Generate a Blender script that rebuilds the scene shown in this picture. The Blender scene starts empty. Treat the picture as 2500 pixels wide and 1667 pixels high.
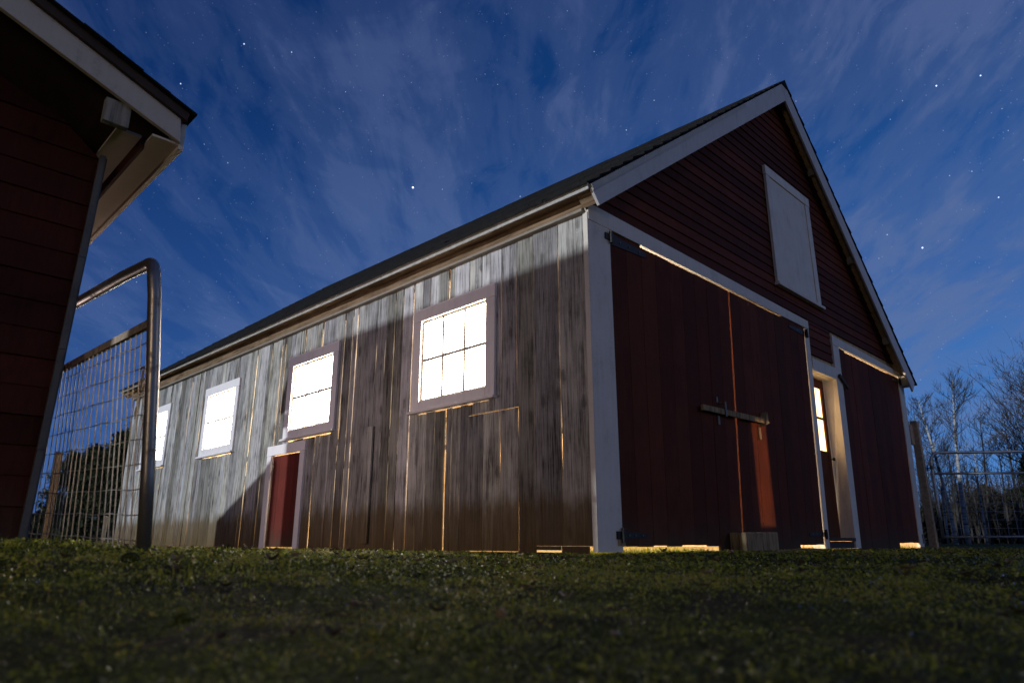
import bpy, math, random
import numpy as np
from mathutils import Vector, Matrix, noise as mnoise
R = math.radians
random.seed(11); rng = np.random.default_rng(11)
sc = bpy.context.scene
col = sc.collection

# ------------------------------------------------------------------ camera
cam_d = bpy.data.cameras.new('camera'); cam = bpy.data.objects.new('camera', cam_d); col.objects.link(cam)
CAM = Vector((-4.2656, -3.4022, 0.075))
cam.location = CAM
cam.rotation_euler = (R(90 + 16.198), 0, R(-44.9))
cam_d.lens = 24.232; cam_d.sensor_width = 36; cam_d.clip_start = 0.02; cam_d.clip_end = 2000
cam_d.dof.use_dof = True; cam_d.dof.focus_distance = 8.0; cam_d.dof.aperture_fstop = 3.2
sc.camera = cam

# ------------------------------------------------------------------ view
sc.view_settings.view_transform = 'Standard'; sc.view_settings.look = 'None'
sc.view_settings.exposure = 0.0; sc.view_settings.gamma = 1.0
sc.render.engine = 'CYCLES'
cy = sc.cycles
cy.max_bounces = 6; cy.diffuse_bounces = 3; cy.glossy_bounces = 2; cy.transmission_bounces = 2; cy.transparent_max_bounces = 8
cy.sample_clamp_indirect = 2.5; cy.caustics_reflective = False; cy.caustics_refractive = False
cy.use_adaptive_sampling = True; cy.adaptive_threshold = 0.015
cy.use_denoising = True

# ------------------------------------------------------------------ node helper
class NT:
    def __init__(s, tree): s.t = tree; s.n = tree.nodes; s.l = tree.links
    def new(s, typ, **kw):
        nd = s.n.new(typ)
        for k, v in kw.items(): setattr(nd, k, v)
        return nd
    def link(s, a, b): s.l.new(a, b)
    def val(s, sock, v):
        if hasattr(v, 'is_output') or isinstance(v, bpy.types.NodeSocket): s.link(v, sock)
        else: sock.default_value = v
    def math(s, op, a, b=0.0, c=None, clamp=False):
        nd = s.new('ShaderNodeMath', operation=op, use_clamp=clamp)
        s.val(nd.inputs[0], a); s.val(nd.inputs[1], b)
        if c is not None: s.val(nd.inputs[2], c)
        return nd.outputs[0]
    def vmath(s, op, a, b=(0, 0, 0), out=0):
        nd = s.new('ShaderNodeVectorMath', operation=op); s.val(nd.inputs[0], a)
        if op == 'SCALE': s.val(nd.inputs[3], b)
        else: s.val(nd.inputs[1], b)
        return nd.outputs[out]
    def noise(s, vec, scale, detail=4, rough=.55, dist=0.0):
        nd = s.new('ShaderNodeTexNoise'); s.link(vec, nd.inputs['Vector'])
        nd.inputs['Scale'].default_value = scale; nd.inputs['Detail'].default_value = detail
        nd.inputs['Roughness'].default_value = rough; nd.inputs['Distortion'].default_value = dist
        return nd.outputs[0]
    def ramp(s, fac, pts, interp='LINEAR'):
        nd = s.new('ShaderNodeValToRGB'); s.val(nd.inputs[0], fac); cr = nd.color_ramp; cr.interpolation = interp
        while len(cr.elements) < len(pts): cr.elements.new(0.5)
        for e, (p, c) in zip(cr.elements, pts):
            e.position = p; e.color = (c[0], c[1], c[2], 1) if not isinstance(c, (int, float)) else (c, c, c, 1)
        return nd.outputs[0]
    def mix(s, fac, a, b, blend='MIX'):
        nd = s.new('ShaderNodeMix', data_type='RGBA', blend_type=blend)
        s.val(nd.inputs[0], fac)
        for i, v in ((6, a), (7, b)):
            s.val(nd.inputs[i], v if not isinstance(v, tuple) else (v[0], v[1], v[2], 1))
        return nd.outputs[2]
    def sep(s, v):
        nd = s.new('ShaderNodeSeparateXYZ'); s.link(v, nd.inputs[0]); return nd.outputs
    def comb(s, x, y, z):
        nd = s.new('ShaderNodeCombineXYZ'); s.val(nd.inputs[0], x); s.val(nd.inputs[1], y); s.val(nd.inputs[2], z); return nd.outputs[0]

# ------------------------------------------------------------------ world: clear moonlit night sky, thin cirrus, stars
world = bpy.data.worlds.new('World'); sc.world = world; world.use_nodes = True
w = NT(world.node_tree)
for nd in list(w.n): w.n.remove(nd)
out = w.new('ShaderNodeOutputWorld'); bg = w.new('ShaderNodeBackground'); w.link(bg.outputs[0], out.inputs[0])
tc = w.new('ShaderNodeTexCoord'); d = tc.outputs['Generated']; dx, dy, dz = w.sep(d)
elev = w.math('MAXIMUM', dz, 0.0)
base = w.ramp(elev, [(0.0, (.075, .20, .48)), (.10, (.052, .165, .44)), (.30, (.024, .092, .300)), (.55, (.0065, .044, .175)), (.9, (.003, .020, .095))])
# brighter, bluer towards the right hand horizon, deeper to the left
az = w.math('ADD', w.math('MULTIPLY', dx, .9), w.math('MULTIPLY', dy, -.45))
side = w.math('MAXIMUM', w.math('MULTIPLY_ADD', az, .62, .72), .30)
base = w.mix(1.0, base, w.comb(side, side, w.math('MULTIPLY_ADD', side, .8, .2)), 'MULTIPLY')
den = w.math('ADD', elev, .16)
# cloud plane, streaks run away from the camera
ca, sa = math.cos(R(45)), math.sin(R(45))
px_ = w.math('DIVIDE', w.math('SUBTRACT', w.math('MULTIPLY', dx, ca), w.math('MULTIPLY', dy, sa)), den)
py_ = w.math('DIVIDE', w.math('ADD', w.math('MULTIPLY', dx, sa), w.math('MULTIPLY', dy, ca)), den)
warp = w.noise(w.comb(px_, py_, 3.3), 1.3, 3)
p1 = w.comb(w.math('ADD', w.math('MULTIPLY', px_, 1.9), w.math('MULTIPLY', warp, 1.3)), w.math('MULTIPLY', py_, 0.62), 0.0)
c1 = w.noise(p1, 1.5, 6, .62, .6)
p2 = w.comb(w.math('MULTIPLY', px_, 5.5), w.math('ADD', w.math('MULTIPLY', py_, 1.5), w.math('MULTIPLY', warp, 1.2)), 7.7)
c2 = w.noise(p2, 1.8, 6, .6, .3)
big = w.noise(w.comb(px_, py_, 1.0), .75, 2)
dens = w.math('ADD', w.math('MULTIPLY', c1, .52), w.math('ADD', w.math('MULTIPLY', c2, .36), w.math('MULTIPLY', big, .36)))
cl = w.ramp(dens, [(.54, 0.0), (.62, .30), (.70, .72), (.80, 1.0)], 'EASE')
cl = w.math('MULTIPLY', cl, w.math('MULTIPLY', side, .84, clamp=True))
cloudc = w.mix(w.math('MULTIPLY', elev, 1.4, clamp=True), (.105, .175, .37), (.078, .112, .245))
skyc = w.mix(cl, base, cloudc)
# stars: cells on the sphere of directions
def stars(scale, r, thr, gain):
    v = w.new('ShaderNodeTexVoronoi', feature='F1'); w.link(d, v.inputs['Vector']); v.inputs['Scale'].default_value = scale
    cr, cg, cb = w.sep(v.outputs['Color'])
    on = w.math('GREATER_THAN', cr, thr)
    m = w.math('SUBTRACT', 1.0, w.math('DIVIDE', v.outputs['Distance'], r), clamp=True)
    m = w.math('MULTIPLY', w.math('MULTIPLY', m, on), w.math('MULTIPLY', w.math('POWER', cg, 3.0), gain))
    return m, cb
s1, k1 = stars(170, .12, .82, .8); s2, k2 = stars(60, .045, .88, 1.8); s3, _ = stars(330, .30, .85, .16)
up = w.math('MULTIPLY', elev, 8.0, clamp=True)
st = w.math('MULTIPLY', w.math('ADD', w.math('ADD', s1, s2), s3), up)
def bright(vec, rad, g):
    dd = w.vmath('DISTANCE', d, vec, out=1)
    return w.math('MULTIPLY', w.math('SUBTRACT', 1.0, w.math('DIVIDE', dd, rad), clamp=True), g)
def direction(x, y):          # a sky direction as seen from the yard
    a = (x - 1250) / 1682.77; b = (833.5 - y) / 1682.77; p = R(16.198); h = R(44.9)
    f = math.cos(p) - b * math.sin(p); z = math.sin(p) + b * math.cos(p)
    v = Vector((f * math.sin(h) + a * math.cos(h), f * math.cos(h) - a * math.sin(h), z)); return tuple(v.normalized())
for x, y, rr, g in ((1008, 458, .0032, 7), (2252, 605, .0026, 4), (2286, 210, .0022, 4), (2394, 185, .0022, 3), (2438, 482, .002, 3), (596, 108, .0024, 2.5),
                    (441, 205, .0022, 2), (1540, 385, .0019, 2), (712, 128, .002, 1.5), (1270, 480, .0019, 1.2), (1529, 318, .0019, 1.5), (556, 398, .0019, 1.0)):
    st = w.math('ADD', st, bright(direction(x, y), rr * .46, g * .7))
starc = w.mix(1.0, w.comb(st, st, st), (.80, .92, 1.15), 'MULTIPLY')
fin = w.mix(1.0, skyc, starc, 'ADD')
# below the horizon: dark land
fin = w.mix(w.math('MULTIPLY', w.math('MULTIPLY', dz, -1.0), 30.0, clamp=True), fin, (.004, .005, .006))
w.link(fin, bg.inputs[0]); bg.inputs[1].default_value = 1.10

# ------------------------------------------------------------------ lamps
moon_d = bpy.data.lights.new('moon', 'SUN'); moon = bpy.data.objects.new('moon', moon_d); col.objects.link(moon)
moon_d.energy = 2.7; moon_d.angle = R(.9); moon_d.color = (.86, .93, 1.0)
MD = Vector((1.0, -.068, -math.tan(R(10.2)))).normalized()
moon.rotation_euler = MD.to_track_quat('-Z', 'Y').to_euler(); moon.location = (-40, 0, 12)
def lamp(name, typ, loc, target, energy, color, **kw):
    L = bpy.data.lights.new(name, typ); o = bpy.data.objects.new(name, L); col.objects.link(o)
    L.energy = energy; L.color = color
    for k, v in kw.items(): setattr(L, k, v)
    o.location = loc; o.rotation_euler = (Vector(target) - Vector(loc)).to_track_quat('-Z', 'Y').to_euler(); return o
# yard lamp, lighting the gable end
lamp('yard_lamp', 'AREA', (7.5, -12.5, 5.2), (3.2, 0, 2.6), 88, (1.0, .84, .66), size=.7)
# added warm fill, low behind the camera, to brighten the left grass
lamp('ground_fill', 'AREA', (-11.7, -6.0, 1.9), (-2.4, 1.2, .5), 26, (1.0, .76, .52), size=1.4, spread=R(75))
# light from a doorway across the yard, narrow
lamp('doorway_light', 'AREA', (2.55, -4.2, .92), (2.86, 0, .78), .75, (1.0, .62, .30), shape='RECTANGLE', size=.34, size_y=1.10, spread=R(.9))
# added fill strip, out of sight beside the shed, warming the shaded plank wall
lamp('alley_fill', 'AREA', (-3.40, 3.2, 1.15), (0, 2.9, 1.15), 42, (1.0, .76, .70), shape='RECTANGLE', size=3.4, size_y=.5)
# work lamps inside the barn
for x, y, z, e in ((2.6, 1.6, 2.5, 900), (2.4, 5.0, 2.5, 900), (2.4, 8.6, 2.5, 900), (6.0, 2.2, 2.5, 700), (1.2, 1.3, .9, 50)):
    L = bpy.data.lights.new('work_lamp', 'POINT'); o = bpy.data.objects.new('work_lamp', L); col.objects.link(o)
    L.energy = e; L.color = (1.0, .80, .56); L.shadow_soft_size = .12; o.location = (x, y, z)

# ------------------------------------------------------------------ materials
MATS = {}
def mat(name, build):
    m = bpy.data.materials.new(name); m.use_nodes = True; t = NT(m.node_tree)
    b = t.n['Principled BSDF']; build(t, b); MATS[name] = m; return m
def coords(t): return t.new('ShaderNodeTexCoord').outputs['Object']
def island(t): return t.new('ShaderNodeNewGeometry').outputs['Random Per Island']
def bump(t, b, h, strength=.5, dist=.01):
    nd = t.new('ShaderNodeBump'); nd.inputs['Strength'].default_value = strength; nd.inputs['Distance'].default_value = dist
    t.link(h, nd.inputs['Height']); t.link(nd.outputs[0], b.inputs['Normal'])
def spec(b, r, s=.3):
    b.inputs['Roughness'].default_value = r; b.inputs['Specular IOR Level'].default_value = s

def wood(t, b, dark, light, stain, stain_z=.55, axis='z', tone=(.55, 1.25), stain_on=True, knots=True):
    co = coords(t); isl = island(t)
    off = t.comb(t.math('MULTIPLY', isl, 37.0), t.math('MULTIPLY', isl, 91.0), t.math('MULTIPLY', isl, 53.0))
    p = t.vmath('ADD', co, off)
    x, y, z = t.sep(p)
    k = {'z': (1, 1, .045), 'y': (1, .045, 1), 'x': (.045, 1, 1)}[axis]
    g = t.comb(t.math('MULTIPLY', x, k[0]), t.math('MULTIPLY', y, k[1]), t.math('MULTIPLY', z, k[2]))
    fine = t.noise(g, 58, 4, .75); mid = t.noise(g, 24, 3, .6, .5); broad = t.noise(g, 6, 3, .5)
    blot = t.noise(p, 2.6, 4, .6)
    grain = t.math('ADD', t.math('MULTIPLY', fine, .68), t.math('ADD', t.math('MULTIPLY', mid, .27), t.math('MULTIPLY', broad, .10)))
    f = t.math('ADD', t.math('MULTIPLY', grain, .75), t.math('MULTIPLY', blot, .28))
    c = t.ramp(f, [(.42, dark), (.495, tuple((a * .5 + b_ * .5) for a, b_ in zip(dark, light))), (.60, light)])
    tn = t.math('MULTIPLY_ADD', isl, tone[1] - tone[0], tone[0])
    wv = t.math('FRACT', t.math('MULTIPLY', isl, 57.3))
    c = t.mix(1.0, c, t.comb(tn, tn, t.math('MULTIPLY', tn, t.math('MULTIPLY_ADD', wv, .16, .92))), 'MULTIPLY')
    if knots:
        kk = {'z': (1, 1, .42), 'y': (1, .42, 1), 'x': (.42, 1, 1)}[axis]
        kv = t.comb(t.math('MULTIPLY', x, kk[0]), t.math('MULTIPLY', y, kk[1]), t.math('MULTIPLY', z, kk[2]))
        kx, ky, kz = t.sep(kv); kv2 = t.comb(t.math('ADD', kx, ky) if axis != 'y' else kx, kz, 0.0) if axis == 'z' else kv
        v = t.new('ShaderNodeTexVoronoi', feature='F1'); 
        if axis == 'z': v.voronoi_dimensions = '2D'
        t.link(kv2, v.inputs['Vector']); v.inputs['Scale'].default_value = 5.6
        kr, kg, kb = t.sep(v.outputs['Color'])
        wob = t.math('ADD', v.outputs['Distance'], t.math('MULTIPLY_ADD', t.noise(p, 16, 2), .16, -.08))
        kd = t.ramp(wob, [(.07, 1.0), (.11, .75), (.15, .15), (.22, 0.0)])
        kd = t.math('MULTIPLY', kd, t.math('GREATER_THAN', kr, .74))
        c = t.mix(t.math('MULTIPLY', kd, .62), c, tuple(a * .75 for a in dark))
        rings = t.math('MULTIPLY', t.math('SINE', t.math('MULTIPLY', v.outputs['Distance'], 95.0)), t.ramp(wob, [(.1, .0), (.13, .3), (.36, 0.0)]))
        c = t.mix(t.math('MULTIPLY', t.math('MAXIMUM', rings, 0.0), t.math('GREATER_THAN', kr, .70)), c, tuple(a * .7 for a in dark))
    if stain_on:     # rain splashed soil along the foot of the wall
        _, _, wz = t.sep(co)
        wz2 = t.math('ADD', wz, t.math('ADD', t.math('MULTIPLY_ADD', t.noise(g, 9, 3), .34, -.17), t.math('MULTIPLY_ADD', t.noise(p, 5, 4), .22, -.11)))
        m_ = t.ramp(wz2, [(.0, 1.0), (stain_z - .08, .85), (stain_z + .06, .15), (.95, 0.0)])
        c = t.mix(m_, c, t.mix(.55, t.mix(1.0, c, stain, 'MULTIPLY'), (.14, .098, .050)))
        # dark weather streaks under the eave
        st_ = t.ramp(t.noise(t.comb(t.math('MULTIPLY', x, 1), t.math('MULTIPLY', y, 1), t.math('MULTIPLY', z, .10)), 3.2, 4, .7), [(.50, 0.0), (.66, 1.0)])
        c = t.mix(t.math('MULTIPLY', st_, .32), c, tuple(a * .8 for a in dark))
    t.link(c, b.inputs['Base Color']); spec(b, .97, .04); bump(t, b, grain, .8, .010)

mat('weathered_boards', lambda t, b: wood(t, b, (.065, .060, .056), (.50, .485, .46), (.36, .26, .14), .43, 'z', (.42, 1.22)))
mat('brown_wood', lambda t, b: wood(t, b, (.05, .032, .020), (.24, .165, .105), (1, 1, 1), axis='y', stain_on=False, knots=False))
mat('raw_timber', lambda t, b: wood(t, b, (.11, .075, .045), (.42, .32, .20), (1, 1, 1), axis='z', stain_on=False))
mat('inside_wood', lambda t, b: wood(t, b, (.22, .15, .09), (.62, .48, .32), (1, 1, 1), axis='z', stain_on=False, knots=False))
mat('shed_post_wood', lambda t, b: wood(t, b, (.10, .10, .095), (.34, .33, .30), (1, 1, 1), axis='z', stain_on=False))

def white_paint(lo, hi, tint=(1, .92, .81)):
    def f(t, b):
        co = coords(t); n = t.noise(co, 5, 5, .6); n2 = t.noise(co, 60, 4, .7); isl = island(t)
        x, y, z = t.sep(co)
        drip = t.noise(t.comb(t.math('MULTIPLY', x, 22), t.math('MULTIPLY', y, 22), t.math('MULTIPLY', z, 1.2)), 1.0, 4, .6)
        v = t.math('ADD', t.math('MULTIPLY', n, .45), t.math('ADD', t.math('MULTIPLY', n2, .22), t.math('MULTIPLY', drip, .33)))
        c = t.ramp(v, [(.30, tuple(lo * a for a in tint)), (.46, tuple((lo * .25 + hi * .75) * a for a in tint)), (.62, tuple(hi * a for a in tint))])
        tn = t.math('MULTIPLY_ADD', isl, .16, .90); c = t.mix(1.0, c, t.comb(tn, tn, tn), 'MULTIPLY')
        chip = t.ramp(t.noise(co, 30, 5, .75), [(.695, 0.0), (.72, 1.0)])
        c = t.mix(t.math('MULTIPLY', chip, .75), c, (.16, .14, .12))
        t.link(c, b.inputs['Base Color']); spec(b, .6, .3); bump(t, b, t.math('ADD', n2, drip), .25, .004)
    return f
mat('white_trim', white_paint(.40, .66)); mat('window_white', white_paint(.62, .82, (.98, .93, .93))); mat('white_rake', white_paint(.36, .56, (1, .97, .94)))
mat('grey_trim', white_paint(.26, .46, (1, .95, .84))); mat('molding_paint', white_paint(.14, .26, (1, .86, .70))); mat('soffit_paint', white_paint(.40, .58, (1, .88, .74))); mat('dark_post', white_paint(.03, .10, (1, 1, .94))); 

def red_paint(lo, hi, grainy=True):
    def f(t, b):
        co = coords(t); isl = island(t); x, y, z = t.sep(co)
        g = t.comb(t.math('MULTIPLY', x, 1), t.math('MULTIPLY', y, 1), t.math('MULTIPLY', z, .06))
        n = t.noise(g, 60, 5, .65); m_ = t.noise(co, 3.0, 4, .6)
        v = t.math('ADD', t.math('MULTIPLY', n, .55), t.math('MULTIPLY', m_, .45))
        c = t.ramp(v, [(.34, lo), (.64, hi)])
        tn = t.math('MULTIPLY_ADD', isl, .62, .66); c = t.mix(1.0, c, t.comb(tn, tn, tn), 'MULTIPLY')
        chip = t.ramp(t.noise(t.comb(t.math('MULTIPLY', x, 3), y, t.math('MULTIPLY', z, 1.0)), 26, 5, .8), [(.72, 0.0), (.75, 1.0)])
        c = t.mix(t.math('MULTIPLY', chip, .5), c, (.20, .15, .13))
        mud = t.ramp(t.math('ADD', z, t.math('MULTIPLY_ADD', t.noise(co, 7, 5, .7), .5, -.25)), [(.02, .75), (.16, .35), (.36, 0.0)])
        c = t.mix(mud, c, (.060, .045, .028))
        t.link(c, b.inputs['Base Color']); spec(b, .78, .12); bump(t, b, n, .3, .004)
    return f
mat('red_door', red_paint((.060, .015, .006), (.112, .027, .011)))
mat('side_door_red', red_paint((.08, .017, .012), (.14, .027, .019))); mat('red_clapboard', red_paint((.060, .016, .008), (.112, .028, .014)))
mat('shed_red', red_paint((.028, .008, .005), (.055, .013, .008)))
mat('sash_brown', red_paint((.07, .024, .012), (.14, .045, .020)))

def shingle(t, b):
    co = coords(t); x, y, z = t.sep(co)
    br = t.new('ShaderNodeTexBrick'); t.link(t.comb(y, t.math('MULTIPLY', z, 1.0), 0.0), br.inputs['Vector'])
    br.inputs['Scale'].default_value = 4.0; br.inputs['Color1'].default_value = (.008, .008, .009, 1); br.inputs['Color2'].default_value = (.014, .0135, .0135, 1)
    br.inputs['Mortar'].default_value = (.006, .006, .006, 1)
    n = t.noise(co, 180, 3, .7)
    c = t.mix(1.0, br.outputs[0], t.ramp(n, [(.3, .6), (.7, 1.4)]), 'MULTIPLY')
    t.link(c, b.inputs['Base Color']); spec(b, .9, .15); bump(t, b, n, .5, .004)
mat('asphalt_shingle', shingle)
def plain(c, r=.7, s=.3, metal=0.0, var=.25, scale=12):
    def f(t, b):
        co = coords(t); n = t.noise(co, scale, 5, .65)
        cc = t.mix(1.0, (c[0], c[1], c[2]), t.ramp(n, [(.3, 1 - var), (.7, 1 + var)]), 'MULTIPLY')
        t.link(cc, b.inputs['Base Color']); spec(b, r, s); b.inputs['Metallic'].default_value = metal
        t.link(t.math('MULTIPLY_ADD', n, .3, r - .15), b.inputs['Roughness'])
        bump(t, b, n, .15, .002)
    return f
mat('dark_soffit', plain((.035, .024, .018))); mat('drip_metal', plain((.36, .345, .32), .5, .4, .1))
mat('black_iron', plain((.012, .011, .010), .55, .3)); mat('grey_iron', plain((.11, .105, .095), .5, .4, .3))
def tube_(t, b):
    co = coords(t); n = t.noise(co, 9, 5, .7); n2 = t.noise(co, 70, 4, .7)
    rust = t.ramp(t.math('ADD', t.math('MULTIPLY', n, .7), t.math('MULTIPLY', n2, .3)), [(.52, 0.0), (.66, 1.0)])
    c = t.mix(rust, (.24, .215, .19), (.09, .065, .045))
    t.link(c, b.inputs['Base Color']); b.inputs['Metallic'].default_value = .75
    t.link(t.math('MULTIPLY_ADD', rust, .3, .34), b.inputs['Roughness']); bump(t, b, n2, .25, .002)
mat('gate_tube', tube_)
mat('galvanized', plain((.34, .35, .36), .40, .5, .85))
mat('mesh_wire', plain((.24, .21, .18), .42, .5, .55, .4, 30)); mat('rusty_bar', plain((.30, .24, .18), .7, .3, .15, .6, 18))
mat('twine', plain((.50, .38, .24), .9, .1, 0, .4, 60)); mat('pebble', plain((.32, .34, .37), .8, .2))
mat('gate_post', plain((.42, .30, .20), .85, .15, 0, .35, 20))
mat('tree_bark', plain((.060, .052, .045), .9, .1, 0, .4, 8)); mat('twigs', plain((.045, .038, .032), .9, .1, 0, .4, 5))
mat('far_woods', plain((.055, .048, .040), .95, .05, 0, .45, .6)); mat('far_brush', plain((.030, .027, .023), .95, .05, 0, .4, 1.5))
mat('dry_stem', plain((.20, .15, .09), .8, .2, 0, .4, 40))
def birch(t, b):
    co = coords(t); x, y, z = t.sep(co)
    n = t.noise(t.comb(t.math('MULTIPLY', x, 2.2), t.math('MULTIPLY', y, 2.2), t.math('MULTIPLY', z, 13)), 1.0, 4, .6)
    c = t.ramp(n, [(.40, (.05, .045, .04)), (.49, (.34, .33, .31)), (.7, (.52, .50, .47))])
    t.link(c, b.inputs['Base Color']); spec(b, .75, .2)
mat('birch_bark', birch)
def conifer(t, b):
    isl = island(t); co = coords(t)
    c = t.ramp(t.math('ADD', t.math('MULTIPLY', isl, .6), t.math('MULTIPLY', t.noise(co, 1.1, 3), .4)), [(.25, (.012, .018, .008)), (.75, (.045, .058, .022))])
    t.link(c, b.inputs['Base Color']); spec(b, .8, .15)
mat('conifer_leaf', conifer)
def soil(t, b):
    co = coords(t); n = t.noise(co, .9, 5, .6); m_ = t.noise(co, 14, 6, .7); k = t.noise(co, 90, 4, .7)
    v = t.math('ADD', t.math('MULTIPLY', n, .35), t.math('ADD', t.math('MULTIPLY', m_, .4), t.math('MULTIPLY', k, .25)))
    c = t.ramp(v, [(.36, (.022, .020, .010)), (.5, (.055, .050, .022)), (.66, (.11, .085, .045))])
    moss = t.ramp(t.noise(co, 3.2, 5, .65), [(.42, 0.0), (.56, 1.0)]); c = t.mix(t.math('MULTIPLY', moss, .8), c, t.ramp(k, [(.35, (.030, .045, .008)), (.62, (.12, .15, .022))]))
    t.link(c, b.inputs['Base Color']); spec(b, .95, .1); bump(t, b, t.math('ADD', m_, k), .9, .03)
mat('soil', soil)
def straw(t, b):
    co = coords(t); k = t.noise(co, 20, 5, .85)
    c = t.ramp(k, [(.42, (.012, .012, .004)), (.60, (.36, .27, .12))]); t.link(c, b.inputs['Base Color']); spec(b, .9, .1); bump(t, b, k, 1, .03)
mat('straw_floor', straw)
def grass_m(t, b):
    isl = island(t); co = coords(t); patch = t.noise(co, 1.1, 4, .6); p2 = t.noise(co, 5.0, 3, .6)
    v = t.math('ADD', t.math('MULTIPLY', isl, .30), t.math('ADD', t.math('MULTIPLY', patch, .62), t.math('MULTIPLY_ADD', p2, .42, -.17)))
    c = t.ramp(v, [(.30, (.022, .028, .006)), (.44, (.095, .125, .012)), (.56, (.33, .36, .032)), (.70, (.38, .30, .07)), (.84, (.36, .24, .12))])
    t.link(c, b.inputs['Base Color']); spec(b, .42, .45)
    tr = t.new('ShaderNodeBsdfTranslucent'); t.link(c, tr.inputs['Color'])
    ms = t.new('ShaderNodeMixShader'); ms.inputs[0].default_value = .42
    t.link(b.outputs[0], ms.inputs[1]); t.link(tr.outputs[0], ms.inputs[2]); t.link(ms.outputs[0], t.n['Material Output'].inputs['Surface'])
mat('grass_blade', grass_m)
def leaf_m(t, b):
    isl = island(t); c = t.ramp(isl, [(0, (.05, .030, .018)), (.6, (.14, .09, .05)), (1, (.38, .28, .18))])
    t.link(c, b.inputs['Base Color']); spec(b, .7, .3)
mat('dead_leaf', leaf_m)
def dew_m(t, b):
    b.inputs['Base Color'].default_value = (.9, .9, .9, 1); spec(b, .05, 1.0); b.inputs['Metallic'].default_value = .9
mat('dew_drop', dew_m)
def glass_lit(colr, strength):
    def f(t, b):
        co = coords(t); n = t.noise(co, 1.6, 3, .5); x, y, z = t.sep(co)
        c = t.ramp(n, [(.3, (colr[0], colr[1] * .93, colr[2] * .82)), (.7, colr)])
        b.inputs['Base Color'].default_value = (.5, .45, .4, 1); spec(b, .25, .4)
        t.link(c, b.inputs['Emission Color'])
        t.link(t.math('MULTIPLY', t.math('MULTIPLY_ADD', n, .5, .75), strength), b.inputs['Emission Strength'])
    return f
mat('lit_glass', glass_lit((1.0, .91, .78), 26)); mat('lit_door_glass', glass_lit((1.0, .66, .32), 3.6))
mat('dark_inside', plain((.05, .04, .03)))

# ------------------------------------------------------------------ mesh builder
class MB:
    def __init__(s): s.v = []; s.f = []
    def add(s, vs, fs):
        o = len(s.v); s.v += [tuple(p) for p in vs]; s.f += [tuple(i + o for i in f) for f in fs]
    def hexa(s, a):      # 8 points: bottom 4 (ccw), top 4
        s.add(a, [(3, 2, 1, 0), (4, 5, 6, 7), (0, 1, 5, 4), (1, 2, 6, 5), (2, 3, 7, 6), (3, 0, 4, 7)])
    def box(s, x0, x1, y0, y1, z0, z1):
        s.hexa([(x0, y0, z0), (x1, y0, z0), (x1, y1, z0), (x0, y1, z0), (x0, y0, z1), (x1, y0, z1), (x1, y1, z1), (x0, y1, z1)])
    def gb(s, xt0, xt1, xb0, xb1, z0, z1, y0, y1, z1r=None):   # board in the gable plane with its own x at top and bottom
        zr = z1 if z1r is None else z1r
        s.hexa([(xb0, y0, z0), (xb1, y0, z0), (xb1, y1, z0), (xb0, y1, z0), (xt0, y0, z1), (xt1, y0, zr), (xt1, y1, zr), (xt0, y1, z1)])
    def prism(s, poly, y0, y1):   # polygon in xz (ccw seen from -y), extruded along y
        n = len(poly); vs = [(x, y0, z) for x, z in poly] + [(x, y1, z) for x, z in poly]
        fs = [tuple(range(n)), tuple(range(2 * n - 1, n - 1, -1))]
        fs += [(i, i + n, (i + 1) % n + n, (i + 1) % n) for i in range(n)]
        s.add(vs, fs)
    def tube(s, pts, r, seg=8, caps=True):
        pts = [Vector(p) for p in pts]; n = len(pts); rr = r if isinstance(r, (list, tuple)) else [r] * n
        o = len(s.v); prev = None
        for i, p in enumerate(pts):
            t = (pts[min(i + 1, n - 1)] - pts[max(i - 1, 0)])
            t = t.normalized() if t.length > 1e-9 else Vector((0, 0, 1))
            if prev is None:
                a = Vector((0, 0, 1)) if abs(t.z) < .9 else Vector((1, 0, 0)); u = t.cross(a).normalized()
            else:
                u = (prev - t * prev.dot(t)); u = u.normalized() if u.length > 1e-6 else t.orthogonal().normalized()
            prev = u; vv = t.cross(u)
            for k in range(seg):
                an = 2 * math.pi * k / seg; q = p + (u * math.cos(an) + vv * math.sin(an)) * rr[i]; s.v.append((q.x, q.y, q.z))
        for i in range(n - 1):
            for k in range(seg):
                a = o + i * seg + k; b = o + i * seg + (k + 1) % seg; s.f.append((a, b, b + seg, a + seg))
        if caps: s.f.append(tuple(o + k for k in range(seg))[::-1]); s.f.append(tuple(o + (n - 1) * seg + k for k in range(seg)))
    def build(s, name, m, parent=None, smooth=False, bev=0, origin=None, sag=False):
        me = bpy.data.meshes.new(name)
        vs = s.v
        if sag: vs = [(a, b, c + (.007 + .011 * min(max((a + .15) / 4.5, 0), 1)) * max(0, b + .2)) for a, b, c in vs]   # the barn roof climbs a little to the far end
        if origin is not None: vs = [(a - origin[0], b - origin[1], c - origin[2]) for a, b, c in vs]
        me.from_pydata(vs, [], s.f); me.update()
        me.materials.append(MATS[m]); o = bpy.data.objects.new(name, me); col.objects.link(o)
        if origin is not None: o.location = origin
        if smooth: me.polygons.foreach_set('use_smooth', [True] * len(me.polygons))
        if bev:
            md = o.modifiers.new('bevel', 'BEVEL'); md.width = bev; md.segments = 2; md.limit_method = 'ANGLE'; md.angle_limit = R(40)
        if parent is not None: o.parent = parent; 
        return o
def tag(o, label=None, cat=None, group=None, kind=None):
    if label: o['label'] = label
    if cat: o['category'] = cat
    if group: o['group'] = group
    if kind: o['kind'] = kind
    return o
def thing(name, label, cat, group=None):
    o = bpy.data.objects.new(name, None); col.objects.link(o); o.empty_display_size = .3
    return tag(o, label, cat, group)
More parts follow.
